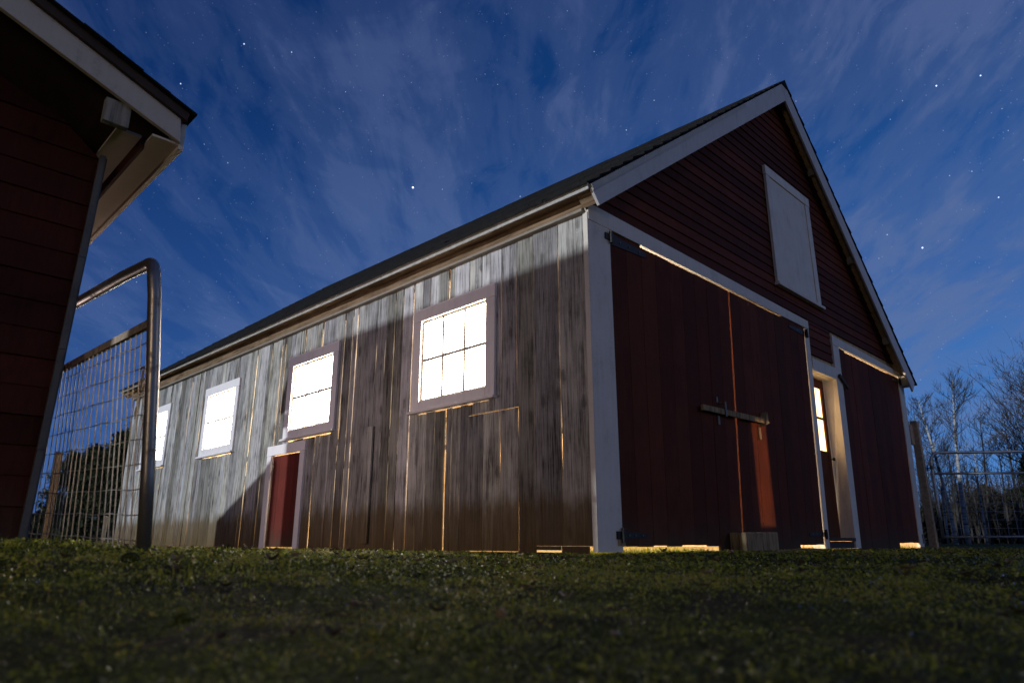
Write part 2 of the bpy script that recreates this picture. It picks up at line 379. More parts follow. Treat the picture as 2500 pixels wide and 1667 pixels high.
def mesh_np(name, V, F, m, n=4):
    me = bpy.data.meshes.new(name); nv = len(V); nf = len(F)
    me.vertices.add(nv); me.vertices.foreach_set('co', V.astype(np.float32).ravel())
    me.loops.add(nf * n); me.loops.foreach_set('vertex_index', F.astype(np.int32).ravel())
    me.polygons.add(nf); me.polygons.foreach_set('loop_start', np.arange(0, nf * n, n, dtype=np.int32))
    me.polygons.foreach_set('loop_total', np.full(nf, n, np.int32)); me.update(calc_edges=True); me.validate()
    me.materials.append(MATS[m]); o = bpy.data.objects.new(name, me); col.objects.link(o); return o
def world_at(x, D, z=0.0):      # ground point lying D metres down the yard on a given bearing
    a = (x - 1250) / 1682.77 * math.cos(R(16.198)); h = R(44.9)
    f = Vector((math.sin(h), math.cos(h), 0)); r_ = Vector((math.cos(h), -math.sin(h), 0))
    p = Vector((CAM.x, CAM.y, 0)) + f * D + r_ * (a * D); return Vector((p.x, p.y, z))

# ------------------------------------------------------------------ ground
def gh(x, y):
    x = np.asarray(x, float); y = np.asarray(y, float)
    d = np.hypot(x - CAM.x, y - CAM.y)
    h = -.018 - .050 * np.exp(-(d / 2.6) ** 2)
    h = h + .078 * np.exp(-(((x + 3.75) / .80) ** 2 + ((y - .10) / 1.5) ** 2))
    h = h + .045 * np.exp(-(((x + 2.9) / 1.3) ** 2 + ((y - 1.8) / 2.6) ** 2))
    b = .011 * np.sin(x * 2.3 + 1.1 * np.sin(y * 1.7)) * np.cos(y * 2.9 + .8 * np.sin(x * 1.3)) + .006 * np.sin(x * 7.1 + y * 3.3) * np.sin(y * 6.1 - x * 2.2)
    near = np.clip((np.minimum(np.abs(x), 99) if False else d) / 1.0, 0, 1)
    inside = (x > -.15) & (x < 8.5) & (y > -.15) & (y < 12)
    for q_, (fa, fb, am) in enumerate(((17., 11., .0050), (31., 37., .0042), (53., 47., .0028))):
        b = b + am * np.sin(x * fa + 2.1 * np.sin(y * fb * .43 + q_)) * np.sin(y * fb + 1.9 * np.sin(x * fa * .37 + 2 * q_))
    far = np.clip((d - 14) / 60, 0, 1); h = h + b * near * np.where(inside, .15, 1.0)
    h = np.where(inside, -.030 + b * .2, h)
    return h
def axis_pts(lo, hi, c0, c1, fine):
    a = list(np.arange(c0, c1, fine)); s = fine; v = c1
    while v < hi: a.append(v); s *= 1.22; v += s
    a.append(hi); s = fine; v = c0 - fine
    while v > lo: a.append(v); s *= 1.22; v -= s
    a.append(lo); return np.array(sorted(a))
gx = axis_pts(-400, 400, -5.0, 3.2, .034); gy = axis_pts(-400, 400, -4.2, 3.6, .034)
X, Y = np.meshgrid(gx, gy, indexing='ij'); Z = gh(X, Y)
V = np.stack([X, Y, Z], -1).reshape(-1, 3); nx, ny = len(gx), len(gy)
i, j = np.meshgrid(np.arange(nx - 1), np.arange(ny - 1), indexing='ij'); a = (i * ny + j).ravel()
F = np.stack([a, a + ny, a + ny + 1, a + 1], -1)
g = mesh_np('ground', V, F, 'soil'); g.data.polygons.foreach_set('use_smooth', [True] * len(g.data.polygons)); tag(g, kind='structure')

# grass blades, thinning with distance
def blades(n, r0, r1, lo, hi, wlo, whi, pw=1.0):
    u = rng.random(n) ** pw; r = r0 + (r1 - r0) * u; an = R(44.9) + (rng.random(n) * 2 - 1) * R(44)
    x = CAM.x + r * np.sin(an); y = CAM.y + r * np.cos(an)
    # clumping
    cx = np.sin(x * 13 + 2 * np.sin(y * 7)) * np.sin(y * 11 + 2 * np.sin(x * 5)); keep = rng.random(n) < .55 + .45 * cx
    keep &= ~((x > -.05) & (y > -.05) & (x < 8.4)) 
    keep &= ~((x < -3.42) & (y > .60))
    x, y, r = x[keep], y[keep], r[keep]; n = len(x); z = gh(x, y)
    tall = .34 + .22 * (np.sin(x * 5.1) * np.sin(y * 4.3))
    L = (lo + (hi - lo) * rng.random(n) ** 1.6) * tall; L = np.minimum(L, .012 + .055 * r)
    wd = wlo + (whi - wlo) * rng.random(n); wd = wd * np.clip(r / 3.0, .45, 3)
    a1 = rng.random(n) * 2 * np.pi; lean = .25 + rng.random(n) * .9; dxx, dyy = np.cos(a1), np.sin(a1)
    a2 = a1 + np.pi / 2 + rng.normal(0, .5, n); sx, sy = np.cos(a2) * wd / 2, np.sin(a2) * wd / 2
    b0 = np.stack([x, y, z - .004], -1); m0 = b0 + np.stack([dxx * L * lean * .35, dyy * L * lean * .35, L * .62], -1)
    t0 = b0 + np.stack([dxx * L * lean * 1.0, dyy * L * lean * 1.0, L * (1.0 - .35 * lean)], -1)
    s_ = np.stack([sx, sy, np.zeros(n)], -1)
    V = np.stack([b0 - s_, b0 + s_, m0 + s_ * .9, m0 - s_ * .9, t0 + s_ * .12, t0 - s_ * .12], 1).reshape(-1, 3)
    k = np.arange(n) * 6; F = np.concatenate([np.stack([k, k + 1, k + 2, k + 3], -1), np.stack([k + 3, k + 2, k + 4, k + 5], -1)])
    return V, F, t0
parts = [blades(62000, .32, 3.0, .012, .042, .0022, .0048, .75), blades(90000, 2.4, 8.5, .018, .050, .0026, .005, .85), blades(26000, 7.5, 17, .02, .055, .004, .007, .8),
         blades(70000, .30, 6.0, .006, .013, .007, .013, .75), blades(42000, .22, 1.5, .010, .026, .0022, .004, .8)]
Vs, Fs, o_ = [], [], 0
for V, F, _ in parts: Vs.append(V); Fs.append(F + o_); o_ += len(V)
gr = mesh_np('grass', np.concatenate(Vs), np.concatenate(Fs), 'grass_blade'); tag(gr, kind='stuff')
gr['label'] = 'short damp meadow grass of the yard'; gr['category'] = 'grass'
def cover(n, r0, r1, s0, s1, pw, name, lab):
    u = rng.random(n) ** pw; r = r0 + (r1 - r0) * u; an = R(44.9) + (rng.random(n) * 2 - 1) * R(44)
    x = CAM.x + r * np.sin(an); y = CAM.y + r * np.cos(an)
    cl_ = np.sin(x * 9 + 2 * np.sin(y * 6)) * np.sin(y * 8 + 2 * np.sin(x * 7)) + .6 * np.sin(x * 31 + y * 17) * np.sin(y * 27 - x * 13)
    keep = (rng.random(n) < .50 + .5 * cl_) & ~((x > -.05) & (y > -.05) & (x < 8.4)) & ~((x < -3.42) & (y > .60)); x, y, r = x[keep], y[keep], r[keep]; n = len(x)
    s_ = (s0 + (s1 - s0) * rng.random(n)) * np.clip(r / 2.2, .6, 2.2); z = gh(x, y) + .002 + rng.random(n) ** 1.5 * .016
    d1_ = rng.standard_normal((n, 3)); d1_[:, 2] *= .45; d1_ /= np.linalg.norm(d1_, axis=1)[:, None]; d2_ = np.cross(d1_, rng.standard_normal((n, 3)) * np.array([.5, .5, 1.0])); d2_ /= np.linalg.norm(d2_, axis=1)[:, None]
    P = np.stack([x, y, z], -1); A = d1_ * s_[:, None]; B = d2_ * s_[:, None] * .55
    V = np.stack([P - A, P - A * .2 + B, P + A, P - A * .2 - B], 1).reshape(-1, 3); k = np.arange(n) * 4
    return V, np.stack([k, k + 1, k + 2, k + 3], -1)
Va, Fa = cover(110000, .25, 3.2, .003, .0075, .72, '', ''); Vb, Fb = cover(90000, 2.6, 10, .004, .008, .8, '', '')
tag(mesh_np('ground_cover', np.concatenate([Va, Vb]), np.concatenate([Fa, Fb + len(Va)]), 'grass_blade'), 'low mossy clover growing among the grass', 'ground cover', kind='stuff')
# taller tufts on the rise by the wire gate
def tuft(n, cxs, hi):
    Vl, Fl, oo = [], [], 0
    for cx, cy_, sp, cnt in cxs:
        x = cx + rng.normal(0, sp, cnt); y = cy_ + rng.normal(0, sp, cnt); z = gh(x, y); L = hi * (.4 + .6 * rng.random(cnt)); a1 = rng.random(cnt) * 6.28
        wd = .0014 + .0012 * rng.random(cnt); lean = .15 + .5 * rng.random(cnt)
        s_ = np.stack([-np.sin(a1) * wd, np.cos(a1) * wd, 0 * x], -1); b0 = np.stack([x, y, z - .005], -1)
        m0 = b0 + np.stack([np.cos(a1) * L * lean * .4, np.sin(a1) * L * lean * .4, L * .6], -1); t0 = b0 + np.stack([np.cos(a1) * L * lean, np.sin(a1) * L * lean, L * .9], -1)
        V = np.stack([b0 - s_, b0 + s_, m0 + s_ * .8, m0 - s_ * .8, t0 + s_ * .1, t0 - s_ * .1], 1).reshape(-1, 3); k = np.arange(cnt) * 6 + oo
        Fl.append(np.concatenate([np.stack([k, k + 1, k + 2, k + 3], -1), np.stack([k + 3, k + 2, k + 4, k + 5], -1)])); Vl.append(V); oo += len(V)
    o = mesh_np('tall_grass', np.concatenate(Vl), np.concatenate(Fl), 'grass_blade'); tag(o, 'taller grass tufts along the foot of the barn and in its door gaps', 'grass', kind='stuff')
tuft(0, [(-3.75 + .5 * random.random() * k_, -1.6 + 2.4 * random.random(), .05, 26) for k_ in range(3) for _ in range(4)] +
     [(-.12 - .08 * random.random(), random.uniform(0, 10), .03, 12) for _ in range(50)] + [(random.uniform(0, 8), -.12, .04, 12) for _ in range(30)] +
     [(random.uniform(.2, 1.6), random.uniform(-.07, .45), .04, 22) for _ in range(60)] + [(random.uniform(3.7, 4.3), random.uniform(-.07, .05), .03, 12) for _ in range(8)] + [(random.uniform(6.9, 7.9), random.uniform(-.07, .05), .03, 12) for _ in range(12)], .050)
tuft(0, [(random.uniform(.2, 1.6), random.uniform(-.05, .5), .05, 26) for _ in range(60)] + [(random.uniform(3.7, 4.3), random.uniform(-.05, .4), .04, 20) for _ in range(14)] + [(random.uniform(6.9, 7.9), random.uniform(-.05, .4), .04, 20) for _ in range(20)], .085)
# dew on the blade tips
tips = np.concatenate([parts[0][2], parts[1][2]]); sel = rng.choice(len(tips), 2000, replace=False); T = tips[sel]
dd = np.hypot(T[:, 0] - CAM.x, T[:, 1] - CAM.y); T = T[(dd > .45) & (dd < 6)]; dd = np.hypot(T[:, 0] - CAM.x, T[:, 1] - CAM.y)
oc = np.array([(1, 0, 0), (-1, 0, 0), (0, 1, 0), (0, -1, 0), (0, 0, 1), (0, 0, -1)], float)
ico_v, ico_f = [], []
t_ = (1 + 5 ** .5) / 2
iv = np.array([(-1, t_, 0), (1, t_, 0), (-1, -t_, 0), (1, -t_, 0), (0, -1, t_), (0, 1, t_), (0, -1, -t_), (0, 1, -t_), (t_, 0, -1), (t_, 0, 1), (-t_, 0, -1), (-t_, 0, 1)]); iv /= np.linalg.norm(iv[0])
iF = np.array([(0, 11, 5), (0, 5, 1), (0, 1, 7), (0, 7, 10), (0, 10, 11), (1, 5, 9), (5, 11, 4), (11, 10, 2), (10, 7, 6), (7, 1, 8), (3, 9, 4), (3, 4, 2), (3, 2, 6), (3, 6, 8), (3, 8, 9), (4, 9, 5), (2, 4, 11), (6, 2, 10), (8, 6, 7), (9, 8, 1)])
rad = (.0009 + .0020 * rng.random(len(T)) ** 4) * np.clip(dd / 1.6, .8, 1.8)
V = (T[:, None, :] + iv[None] * rad[:, None, None]).reshape(-1, 3); F = (iF[None] + (np.arange(len(T)) * 12)[:, None, None]).reshape(-1, 3)
dw = mesh_np('dew', V, F, 'dew_drop', 3); dw.data.polygons.foreach_set('use_smooth', [True] * len(dw.data.polygons)); tag(dw, 'tiny dew drops on the grass tips', 'dew', kind='stuff')
# leaf litter and bits of straw
mb = MB()
for _ in range(300):
    r = .9 + 6.0 * random.random() ** .8; an = R(44.9) + random.uniform(-42, 42) * math.pi / 180
    x = CAM.x + r * math.sin(an); y = CAM.y + r * math.cos(an)
    if (x > -.1 and y > -.1) or (x < -3.42 and y > .55): continue
    z = float(gh(x, y)) + .008 + .008 * random.random(); s_ = 1.05 * random.uniform(.010, .026) * (1.2 if r > 2 else .8); a = random.random() * 6.28; c_, q_ = math.cos(a), math.sin(a)
    if random.random() < .35:    # straw
        L = random.uniform(.02, .06); mb.tube([(x, y, z), (x + c_ * L * .5, y + q_ * L * .5, z + random.uniform(0, .01)), (x + c_ * L, y + q_ * L, z)], .0011, 4)
    else:
        cu = random.uniform(.1, .9) * s_; pts = []
        for k in range(-2, 3):
            wd = s_ * (1 - (k / 2.4) ** 2) * .55; px = k / 2 * s_; zz = z + cu * (k / 2) ** 2
            pts += [(x + c_ * px - q_ * wd, y + q_ * px + c_ * wd, zz + wd * .5), (x + c_ * px, y + q_ * px, zz), (x + c_ * px + q_ * wd, y + q_ * px - c_ * wd, zz + wd * .5)]
        mb.add(pts, [(3 * k + m_, 3 * k + 3 + m_, 3 * k + 4 + m_, 3 * k + 1 + m_) for k in range(4) for m_ in range(2)])
tag(mb.build('leaf_litter', 'dead_leaf'), 'dead leaves and straw scattered in the grass', 'litter', kind='stuff')
# single stems and stones one can pick out
mb = MB(); p = world_at(470, .98); z = float(gh(p.x, p.y))
mb.tube([(p.x - .05, p.y - .01, z + .012), (p.x - .01, p.y - .015, z + .020), (p.x + .025, p.y + .0, z + .038), (p.x + .036, p.y + .02, z + .062)], [.0016, .0015, .0012, .0008], 5)
tag(mb.build('dry_stem', 'dry_stem'), 'pale curved dry stem lying in the blurred near grass at lower left', 'stem')
def stone(x, y, s, lab, name='stone', m='pebble'):
    V = iv * np.array([s, s * .8, s * .7]); V = V * (1 + .16 * rng.standard_normal((12, 1))); z = float(gh(x, y)) + s * .45
    b = MB(); b.add([tuple(v) for v in V], [tuple(f) for f in iF]); o = b.build(name, m if name == 'stone' else 'soil', bev=0)
    md = o.modifiers.new('sub', 'SUBSURF'); md.levels = 2; md.render_levels = 2; o.location = (x, y, z); tag(o, lab, name)
stone(.86, -.055, .030, 'small pointed pale stone in the lit gap under the big double doors')
p = world_at(470, 1.25); stone(p.x, p.y, .017, 'small brown clod in the near grass left of centre', 'clod', 'raw_timber')
p = world_at(325, 2.15); stone(p.x, p.y, .035, 'dark soil lump on the grassy rise before the wire gate', 'clod', 'soil')
mb = MB(); p = world_at(1100, 2.6); z = float(gh(p.x, p.y)) + .03
mb.tube([(p.x - .05, p.y + .02, z - .015), (p.x, p.y, z), (p.x + .05, p.y - .015, z + .012), (p.x + .07, p.y - .03, z + .006)], .0028, 5)
tag(mb.build('twig', 'dry_stem'), 'short pale twig on the grass before the middle of the plank wall', 'twig')
mb = MB(); p = world_at(1950, 4.6); z = float(gh(p.x, p.y)) + .04
mb.tube([(p.x - .15, p.y + .12, z - .02), (p.x, p.y, z + .004), (p.x + .12, p.y - .10, z)], .005, 5)
tag(mb.build('stick', 'dry_stem'), 'thin pale stick lying in the dark grass before the person door', 'stick')

# ================================================================== BARN
barn = thing('barn', 'large barn with weathered plank side, red gable end, white trim and glowing windows', 'barn')
LEN = 11.63
WIN = [(1.080, 2.336), (3.849, 5.104), (6.638, 7.892), (9.438, 10.690)]
ZB, ZT_ = 1.322, 2.33          # wall opening behind the window trim
HAT = (.80, 1.476, 1.215)      # plank hatch low in the side wall
RD = (4.60, 5.36, 1.19)        # small red door opening
edges = [.035, .295, .302, .592, .600, .815, .819, 1.02]
mb = MB(); hb = MB()
y = .035; cuts = []
fixed = {0: [(.035, .297), (.305, .600), (.609, .818), (.821, 1.02)]}
bl = [(.008, .298), (.307, .600), (.611, .818), (.821, 1.022)]
y = 1.025; gaps = [2.40, 3.50, 5.30, 5.41, 6.17, 7.45, 8.55, 8.64, 1.81]
while y < LEN:
    wd = random.choice((.095, .11, .13, .14, .16, .20)) * random.uniform(.9, 1.1); e = y + wd
    for gq in gaps:
        if abs(e - gq) < .09: e = gq
    g_ = .0004 + .005 * random.random() ** 3
    if random.random() < .17: g_ = random.uniform(.007, .012)
    for gq in gaps:
        if abs(e - gq) < 1e-6: g_ = .017
    if e > LEN: e = LEN
    bl.append((y, e - g_)); y = e
def wob_board(m, y0, y1, z0, z1, x0=0.0, th=.014, top_j=0.0):
    """a sawn plank, its edges wandering a few millimetres"""
    n = max(2, int((z1 - z0) / .35) + 1); zs = [z0 + (z1 - z0) * k / (n - 1) for k in range(n)]
    ja = random.choice((.5, .8, 1.0, 1.9)); x0 = x0 + random.uniform(-.004, .003); tw = random.uniform(-.004, .004); o = len(m.v); vs = []
    for k, z in enumerate(zs):
        j0 = random.uniform(-.003, .0045) * ja; j1 = -random.uniform(-.003, .0045) * ja - (.010 if random.random() < .08 else 0)
        dz = random.uniform(-1, 1) * top_j if k in (0, n - 1) else 0
        vs += [(x0 + tw, y0 + j0, z + dz), (x0 - tw, y1 + j1, z + dz), (x0 - tw + th, y1 + j1, z + dz), (x0 + tw + th, y0 + j0, z + dz)]
    fs = [(0, 3, 2, 1), (4 * n - 4, 4 * n - 3, 4 * n - 2, 4 * n - 1)]
    for k in range(n - 1):
        a = 4 * k; fs += [(a, a + 1, a + 5, a + 4), (a + 1, a + 2, a + 6, a + 5), (a + 2, a + 3, a + 7, a + 6), (a + 3, a, a + 4, a + 7)]
    m.add(vs, [f[::-1] for f in fs])
def side_piece(y0, y1):
    """split one plank round the openings"""
    cutsy = sorted({y0, y1} | {c for c in [HAT[0] - .006, HAT[1] + .006, RD[0], RD[1]] + [v for a, b in WIN for v in (a + .10, b - .10)] if y0 + .01 < c < y1 - .01})
    # keep whole planks where possible
    for a, b in zip(cutsy[:-1], cutsy[1:]):
        mid = (a + b) / 2; segs = [(-.035 + random.uniform(-.012, .02), 2.83)]
        if .035 <= mid < .62: segs = [(.045, 2.83)]
        for (w0, w1) in WIN:
            if w0 + .10 < mid < w1 - .10:
                zt = ZB + random.uniform(-.010, .009)
                segs = [(segs[0][0], zt), (ZT_, 2.83)]
        if HAT[0] - .006 < mid < HAT[1] + .006: segs = [(HAT[2] + .007, s1) if s0 < HAT[2] else (s0, s1) for s0, s1 in segs]
        if RD[0] < mid < RD[1]: segs = [(RD[2], s1) if s0 < RD[2] else (s0, s1) for s0, s1 in segs]
        for s0, s1 in segs:
            if s1 - s0 > .01: wob_board(mb, a, b - .0004, s0, s1)
for a, b in bl: side_piece(a, b)
wob_board(mb, .05, .33, -.012, .043, x0=.002)         # short skirt board at the corner
wob_board(mb, .34, .60, .012, .043, x0=.003)
side_wall = mb.build('side_wall', 'weathered_boards', barn); tag(side_wall, 'weathered grey vertical planks with light leaking through the gaps')
hx = [HAT[0] + .001, 1.03, 1.245, HAT[1] - .003]; mb = MB()
for a, b in zip(hx[:-1], hx[1:]): wob_board(mb, a, b - .004, .0, HAT[2] - .006, x0=-.006)
tag(mb.build('plank_hatch', 'weathered_boards', barn), 'plank hatch outlined by light, low in the side wall')
# a patch plank nailed on
mb = MB(); wob_board(mb, 3.02, 3.16, .06, 1.30, x0=-.026, th=.018); mb.build('patch_board', 'weathered_boards', barn)
def window(y0, y1):
    m = MB(); xo = -.032; g0, g1 = y0 + .125, y1 - .215 + .09
    m.box(xo, 0 - .003, y0, y0 + .125, 1.362, 2.318); m.box(xo, -.003, y1 - .125, y1, 1.362, 2.318)
    m.box(xo - .002, -.003, y0 - .004, y1 + .004, 2.320, 2.452); m.box(xo, -.003, y0 + .127, y1 - .127, 1.362, 1.452)
    wn = m.build('window', 'window_white', barn, bev=.002)
    s = MB(); s.box(-.062, .012, y0 - .012, y1 + .030, 1.334, 1.360); s.build('sill', 'window_white', wn, bev=.003)
    s = MB(); a, b = y0 + .128, y1 - .128; zb, zt = 1.453, 2.318
    s.box(-.004, .018, a, a + .022, zb, zt); s.box(-.004, .018, b - .022, b, zb, zt); s.box(-.004, .018, a + .022, b - .022, zt - .02, zt); s.box(-.004, .018, a + .022, b - .022, zb, zb + .022)
    zm = (zb + zt) / 2 + .004
    s.box(-.001, .034, a + .022, b - .022, zm - .015, zm + .015)
    for k in (1, 2):
        ym = a + (b - a) * k / 3; s.box(-.0005, .034, ym - .015, ym + .015, zb + .022, zm - .015); s.box(-.0005, .034, ym - .015, ym + .015, zm + .015, zt - .02)
    s.build('sash', 'white_trim', wn)
    s = MB(); s.box(.036, .040, a - .02, b + .02, zb - .02, zt + .02); s.build('pane', 'lit_glass', wn)
    # jamb lining closing the opening behind
    s = MB(); s.box(.0405, .09, a - .05, a - .0, 1.36, 2.36); s.box(.0405, .09, b, b + .05, 1.36, 2.36); s.box(.0405, .09, a, b, 2.32, 2.36); s.build('jamb', 'inside_wood', wn)
for a, b in WIN: window(a, b)
# small red side door
m = MB(); m.box(-.034, -.004, 4.488, 4.600, -.01, 1.165); m.box(-.034, -.004, 5.365, 5.483, -.01, 1.165); m.box(-.036, -.004, 4.480, 5.490, 1.168, 1.295)
fr = m.build('side_door', 'window_white', barn, bev=.002); tag(fr, 'small low red door in a white frame')
m = MB()
for a, b in ((4.604, 4.78), (4.782, 4.97), (4.973, 5.16), (5.162, 5.345)): m.box(-.002, .016, a, b, .015, 1.16)
m.box(.017, .025, 4.61, 5.34, .05, 1.15); m.build('door_panel', 'side_door_red', fr, bev=.0015)
# studs behind the planks
m = MB()
for z in (.95, 1.22): m.box(.06, .12, .1, LEN - .1, z, z + .04)
m.box(.05, .14, .1, LEN, 2.70, 2.82); m.build('wall_girt', 'inside_wood', barn)
# eave: molding, frieze, soffit, drip edge
m = MB(); m.box(-.055, .02, -.02, LEN + .02, 2.800, 2.826); m.build('eave_molding', 'molding_paint', barn, bev=.003)
m = MB(); m.box(-.030, .02, -.01, LEN + .02, 2.828, 3.0); m.build('frieze_board', 'brown_wood', barn)
m = MB(); m.add([(-.155, -.16, 2.905), (-.155, 12.05, 2.905), (-.030, 12.05, 2.925), (-.030, -.16, 2.925), (-.155, -.16, 2.915), (-.155, 12.05, 2.915), (-.030, 12.05, 2.935), (-.030, -.16, 2.935)],
          [(0, 1, 2, 3)[::-1], (4, 5, 6, 7), (0, 1, 5, 4), (1, 2, 6, 5), (2, 3, 7, 6), (3, 0, 4, 7)]); m.build('eave_soffit', 'brown_wood', barn, sag=True)
m = MB()
yy = -.19
while yy < 12.05:
    e = min(yy + 3.0, 12.05); j = random.uniform(-.002, .002); m.box(-.168 + j, -.157, yy, e - .004, 2.902 + j, 2.935); m.box(-.178 + j, -.157, yy, e - .004, 2.936, 2.958); yy = e
m.build('drip_edge', 'drip_metal', barn, sag=True)
# roof
SL, SR = (6.34 - 2.97) / 4.50, (6.34 - 2.62) / 4.0; APX, APZ = 4.37, 6.34
roof = MB()
roof.prism([(-.15, 2.955 - .02), (APX, APZ - .055), (8.40, 2.592 - .035), (8.40, 2.592 - .008), (APX, APZ - .020), (-.15, 2.955)], -.17, 12.06)
roofo = roof.build('roof', 'inside_wood', barn, sag=True)
m = MB(); n = 26
for k in range(n):
    t0, t1 = k / n, (k + 1) / n; x0 = -.185 + (APX + .185) * t0; x1 = -.185 + (APX + .185) * t1; z0 = 2.942 + (APZ - 2.942) * t0; z1 = 2.942 + (APZ - 2.942) * t1
    yy = -.205 - .006 * (k % 2)
    while yy < 12.1:
        e = min(yy + random.choice((.5, 1.0, 1.0)), 12.1); j = random.uniform(0, .006); q = random.uniform(-.006, .006)
        m.hexa([(x0 - .02 + q, yy, z0 - .006), (x0 - .02 + q, e - .003, z0 - .006), (x1, e - .003, z1 - .006), (x1, yy, z1 - .006), (x0 - .02 + q, yy, z0 + .012 + j), (x0 - .02 + q, e - .003, z0 + .012 + j), (x1, e - .003, z1 + .004), (x1, yy, z1 + .004)][::1]); yy = e
n = 24
for k in range(n):
    t0, t1 = k / n, (k + 1) / n; x0 = 8.44 - (8.44 - APX) * t0; x1 = 8.44 - (8.44 - APX) * t1; z0 = 2.585 + (APZ - 2.585) * t0; z1 = 2.585 + (APZ - 2.585) * t1
    q = random.uniform(-.006, .006); m.hexa([(x0 + .02 + q, -.21 - .006 * (k % 2), z0 - .006), (x1, -.21, z1 - .006), (x1, 12.1, z1 - .006), (x0 + .02 + q, 12.1, z0 - .006), (x0 + .02 + q, -.21 - .006 * (k % 2), z0 + .014), (x1, -.21, z1 + .004), (x1, 12.1, z1 + .004), (x0 + .02 + q, 12.1, z0 + .014)])
yy = -.215
while yy < 12.1:
    e = min(yy + .3, 12.1); j = random.uniform(0, .008)
    m.prism([(APX - .12, APZ - .085), (APX + .12, APZ - .107), (APX, APZ + .016 + j)], yy, e - .002); yy = e
m.build('shingles', 'asphalt_shingle', roofo, sag=True)
m = MB(); m.prism([(-.030, 2.800), (4.345, 6.015), (4.365, 6.320), (-.150, 2.948)], -.200, -.173)
m.build('rake_board', 'white_rake', roofo, bev=.002)
m = MB(); m.prism([(4.348, 6.015), (8.20, 2.435), (8.36, 2.600), (4.368, 6.320)], -.200, -.173)
m.build('rake_board', 'white_rake', roofo, bev=.002)
m = MB(); m.prism([(-.120, 2.905), (3.0, 5.240), (3.0, 5.300), (-.153, 2.945)], -.214, -.201); m.build('rake_strip', 'grey_trim', roofo)
m = MB(); m.prism([(-.030, 2.830), (.030, 2.875), (-.08, 2.93), (-.115, 2.93)], -.172, -.02); m.build('eave_return', 'brown_wood', roofo)
for x in (5.35, 6.50, 7.65):
    m = MB(); z = APZ - (x - APX) * SR - .05; m.gb(x - .03, x + .03, x - .03, x + .03, z - .09, z + .028, -.172, -.02, z - .048); m.build('lookout_block', 'grey_trim', roofo)
m = MB(); m.gb(8.15, 8.33, 8.15, 8.33, 2.54, 2.70, -.172, -.03, 2.54); m.build('lookout_block', 'grey_trim', roofo)
m = MB(); m.prism([(-.03, 2.80), (4.345, 6.015), (8.20, 2.435), (8.36, 2.600), (4.368, 6.320), (-.15, 2.948)], 12.07, 12.09); m.build('rake_board', 'grey_trim', roofo, sag=True)
# gable clapboards
m = MB()
def xl(z): return max(0.01, (z - 2.955) / SL - .15 + .05)
def xr(z): return min(8.32, APX + (APZ - z) / SR - .06)
def lap(x0, x1, x2, x3, z0, z1, q=0):
    m.hexa([(x0, -.030 + q, z0), (x1, -.030 + q, z0), (x1, -.004, z0), (x0, -.004, z0), (x3, -.014 + q, z1), (x2, -.014 + q, z1), (x2, -.004, z1), (x3, -.004, z1)])
z = 2.42; ex = .118
while z < 6.2:
    z1 = z + ex + .012; q = random.uniform(-.0015, .0015)
    if z < 2.83:
        if z1 > 2.36: lap(4.535, 5.325, 5.325, 4.535, max(z, 2.352), min(z1, 2.845) if z < 2.72 else z1, q)
    if z >= 2.83:
        a0, b0 = (xl(z) if z > 2.96 else .0), xr(z); a1, b1 = (xl(z1) if z1 > 2.96 else .0), xr(z1)
        if b1 - a1 > .05:
            if 3.05 < z < 4.75: lap(a0, 3.76, 3.76, a1, z, z1, q); lap(5.0, b0, b1, 5.0, z, z1, q)
            else: lap(a0, b0, b1, a1, z, z1, q)
    z += ex
lap(4.535, 5.325, 5.325, 4.535, 2.84, 2.93)
lap(3.70, 5.06, 5.06, 3.70, 3.05, 3.16); lap(3.70, 5.06, 5.06, 3.70, 4.70, 4.86)
gw = m.build('gable_wall', 'red_clapboard', barn); tag(gw, 'dark red clapboards of the gable end')
m = MB(); m.box(4.50, 5.36, .0, .02, 2.225, 2.695); m.prism([(.02, 2.74), (8.28, 2.70), (8.30, 2.69), (APX, 6.30), (.02, 3.075)], .0, .02); m.build('gable_sheathing', 'inside_wood', barn)
# trim
m = MB(); m.gb(.0, .302, .0, .302, .0, 2.733, -.046, -.002); cp = m.build('corner_board', 'white_trim', barn, bev=.002)
m = MB(); m.box(-.012, -.001, -.046, .002, .0, 2.80); m.build('corner_cap', 'white_trim', cp, bev=.0015)
m = MB(); m.gb(.0, 4.545, .0, 4.545, 2.736, 2.895, -.050, -.002, 2.848); m.build('door_header', 'white_trim', barn, bev=.002)
m = MB(); m.gb(4.42, 4.54, 4.25, 4.37, .0, 2.734, -.046, .10); m.build('door_jamb', 'white_trim', barn, bev=.002)
m = MB(); m.gb(5.320, 5.538, 5.195, 5.372, .0, 2.690, -.048, -.002); m.build('door_jamb', 'white_trim', barn, bev=.002)
m = MB(); m.gb(5.320, 8.34, 5.318, 8.34, 2.692, 2.822, -.052, -.002, 2.775); m.build('door_header', 'white_trim', barn, bev=.002)
m = MB(); m.gb(8.07, 8.31, 7.84, 8.05, .0, 2.688, -.046, -.002); m.build('corner_board', 'white_trim', barn, bev=.002)
# hatch in the gable
m = MB(); m.box(3.715, 3.830, -.066, -.031, 3.172, 4.668); m.box(4.930, 5.062, -.066, -.031, 3.172, 4.668); m.box(3.705, 5.075, -.070, -.031, 4.670, 4.80)
hf = m.build('loft_hatch', 'white_trim', barn, bev=.002); tag(hf, 'white boarded loft hatch high in the red gable')
m = MB(); m.box(3.831, 4.929, -.054, -.034, 3.172, 4.667); m.build('hatch_panel', 'white_trim', hf)
m = MB(); m.box(3.690, 5.110, -.095, -.031, 3.130, 3.170); m.build('sill', 'white_trim', hf, bev=.002)
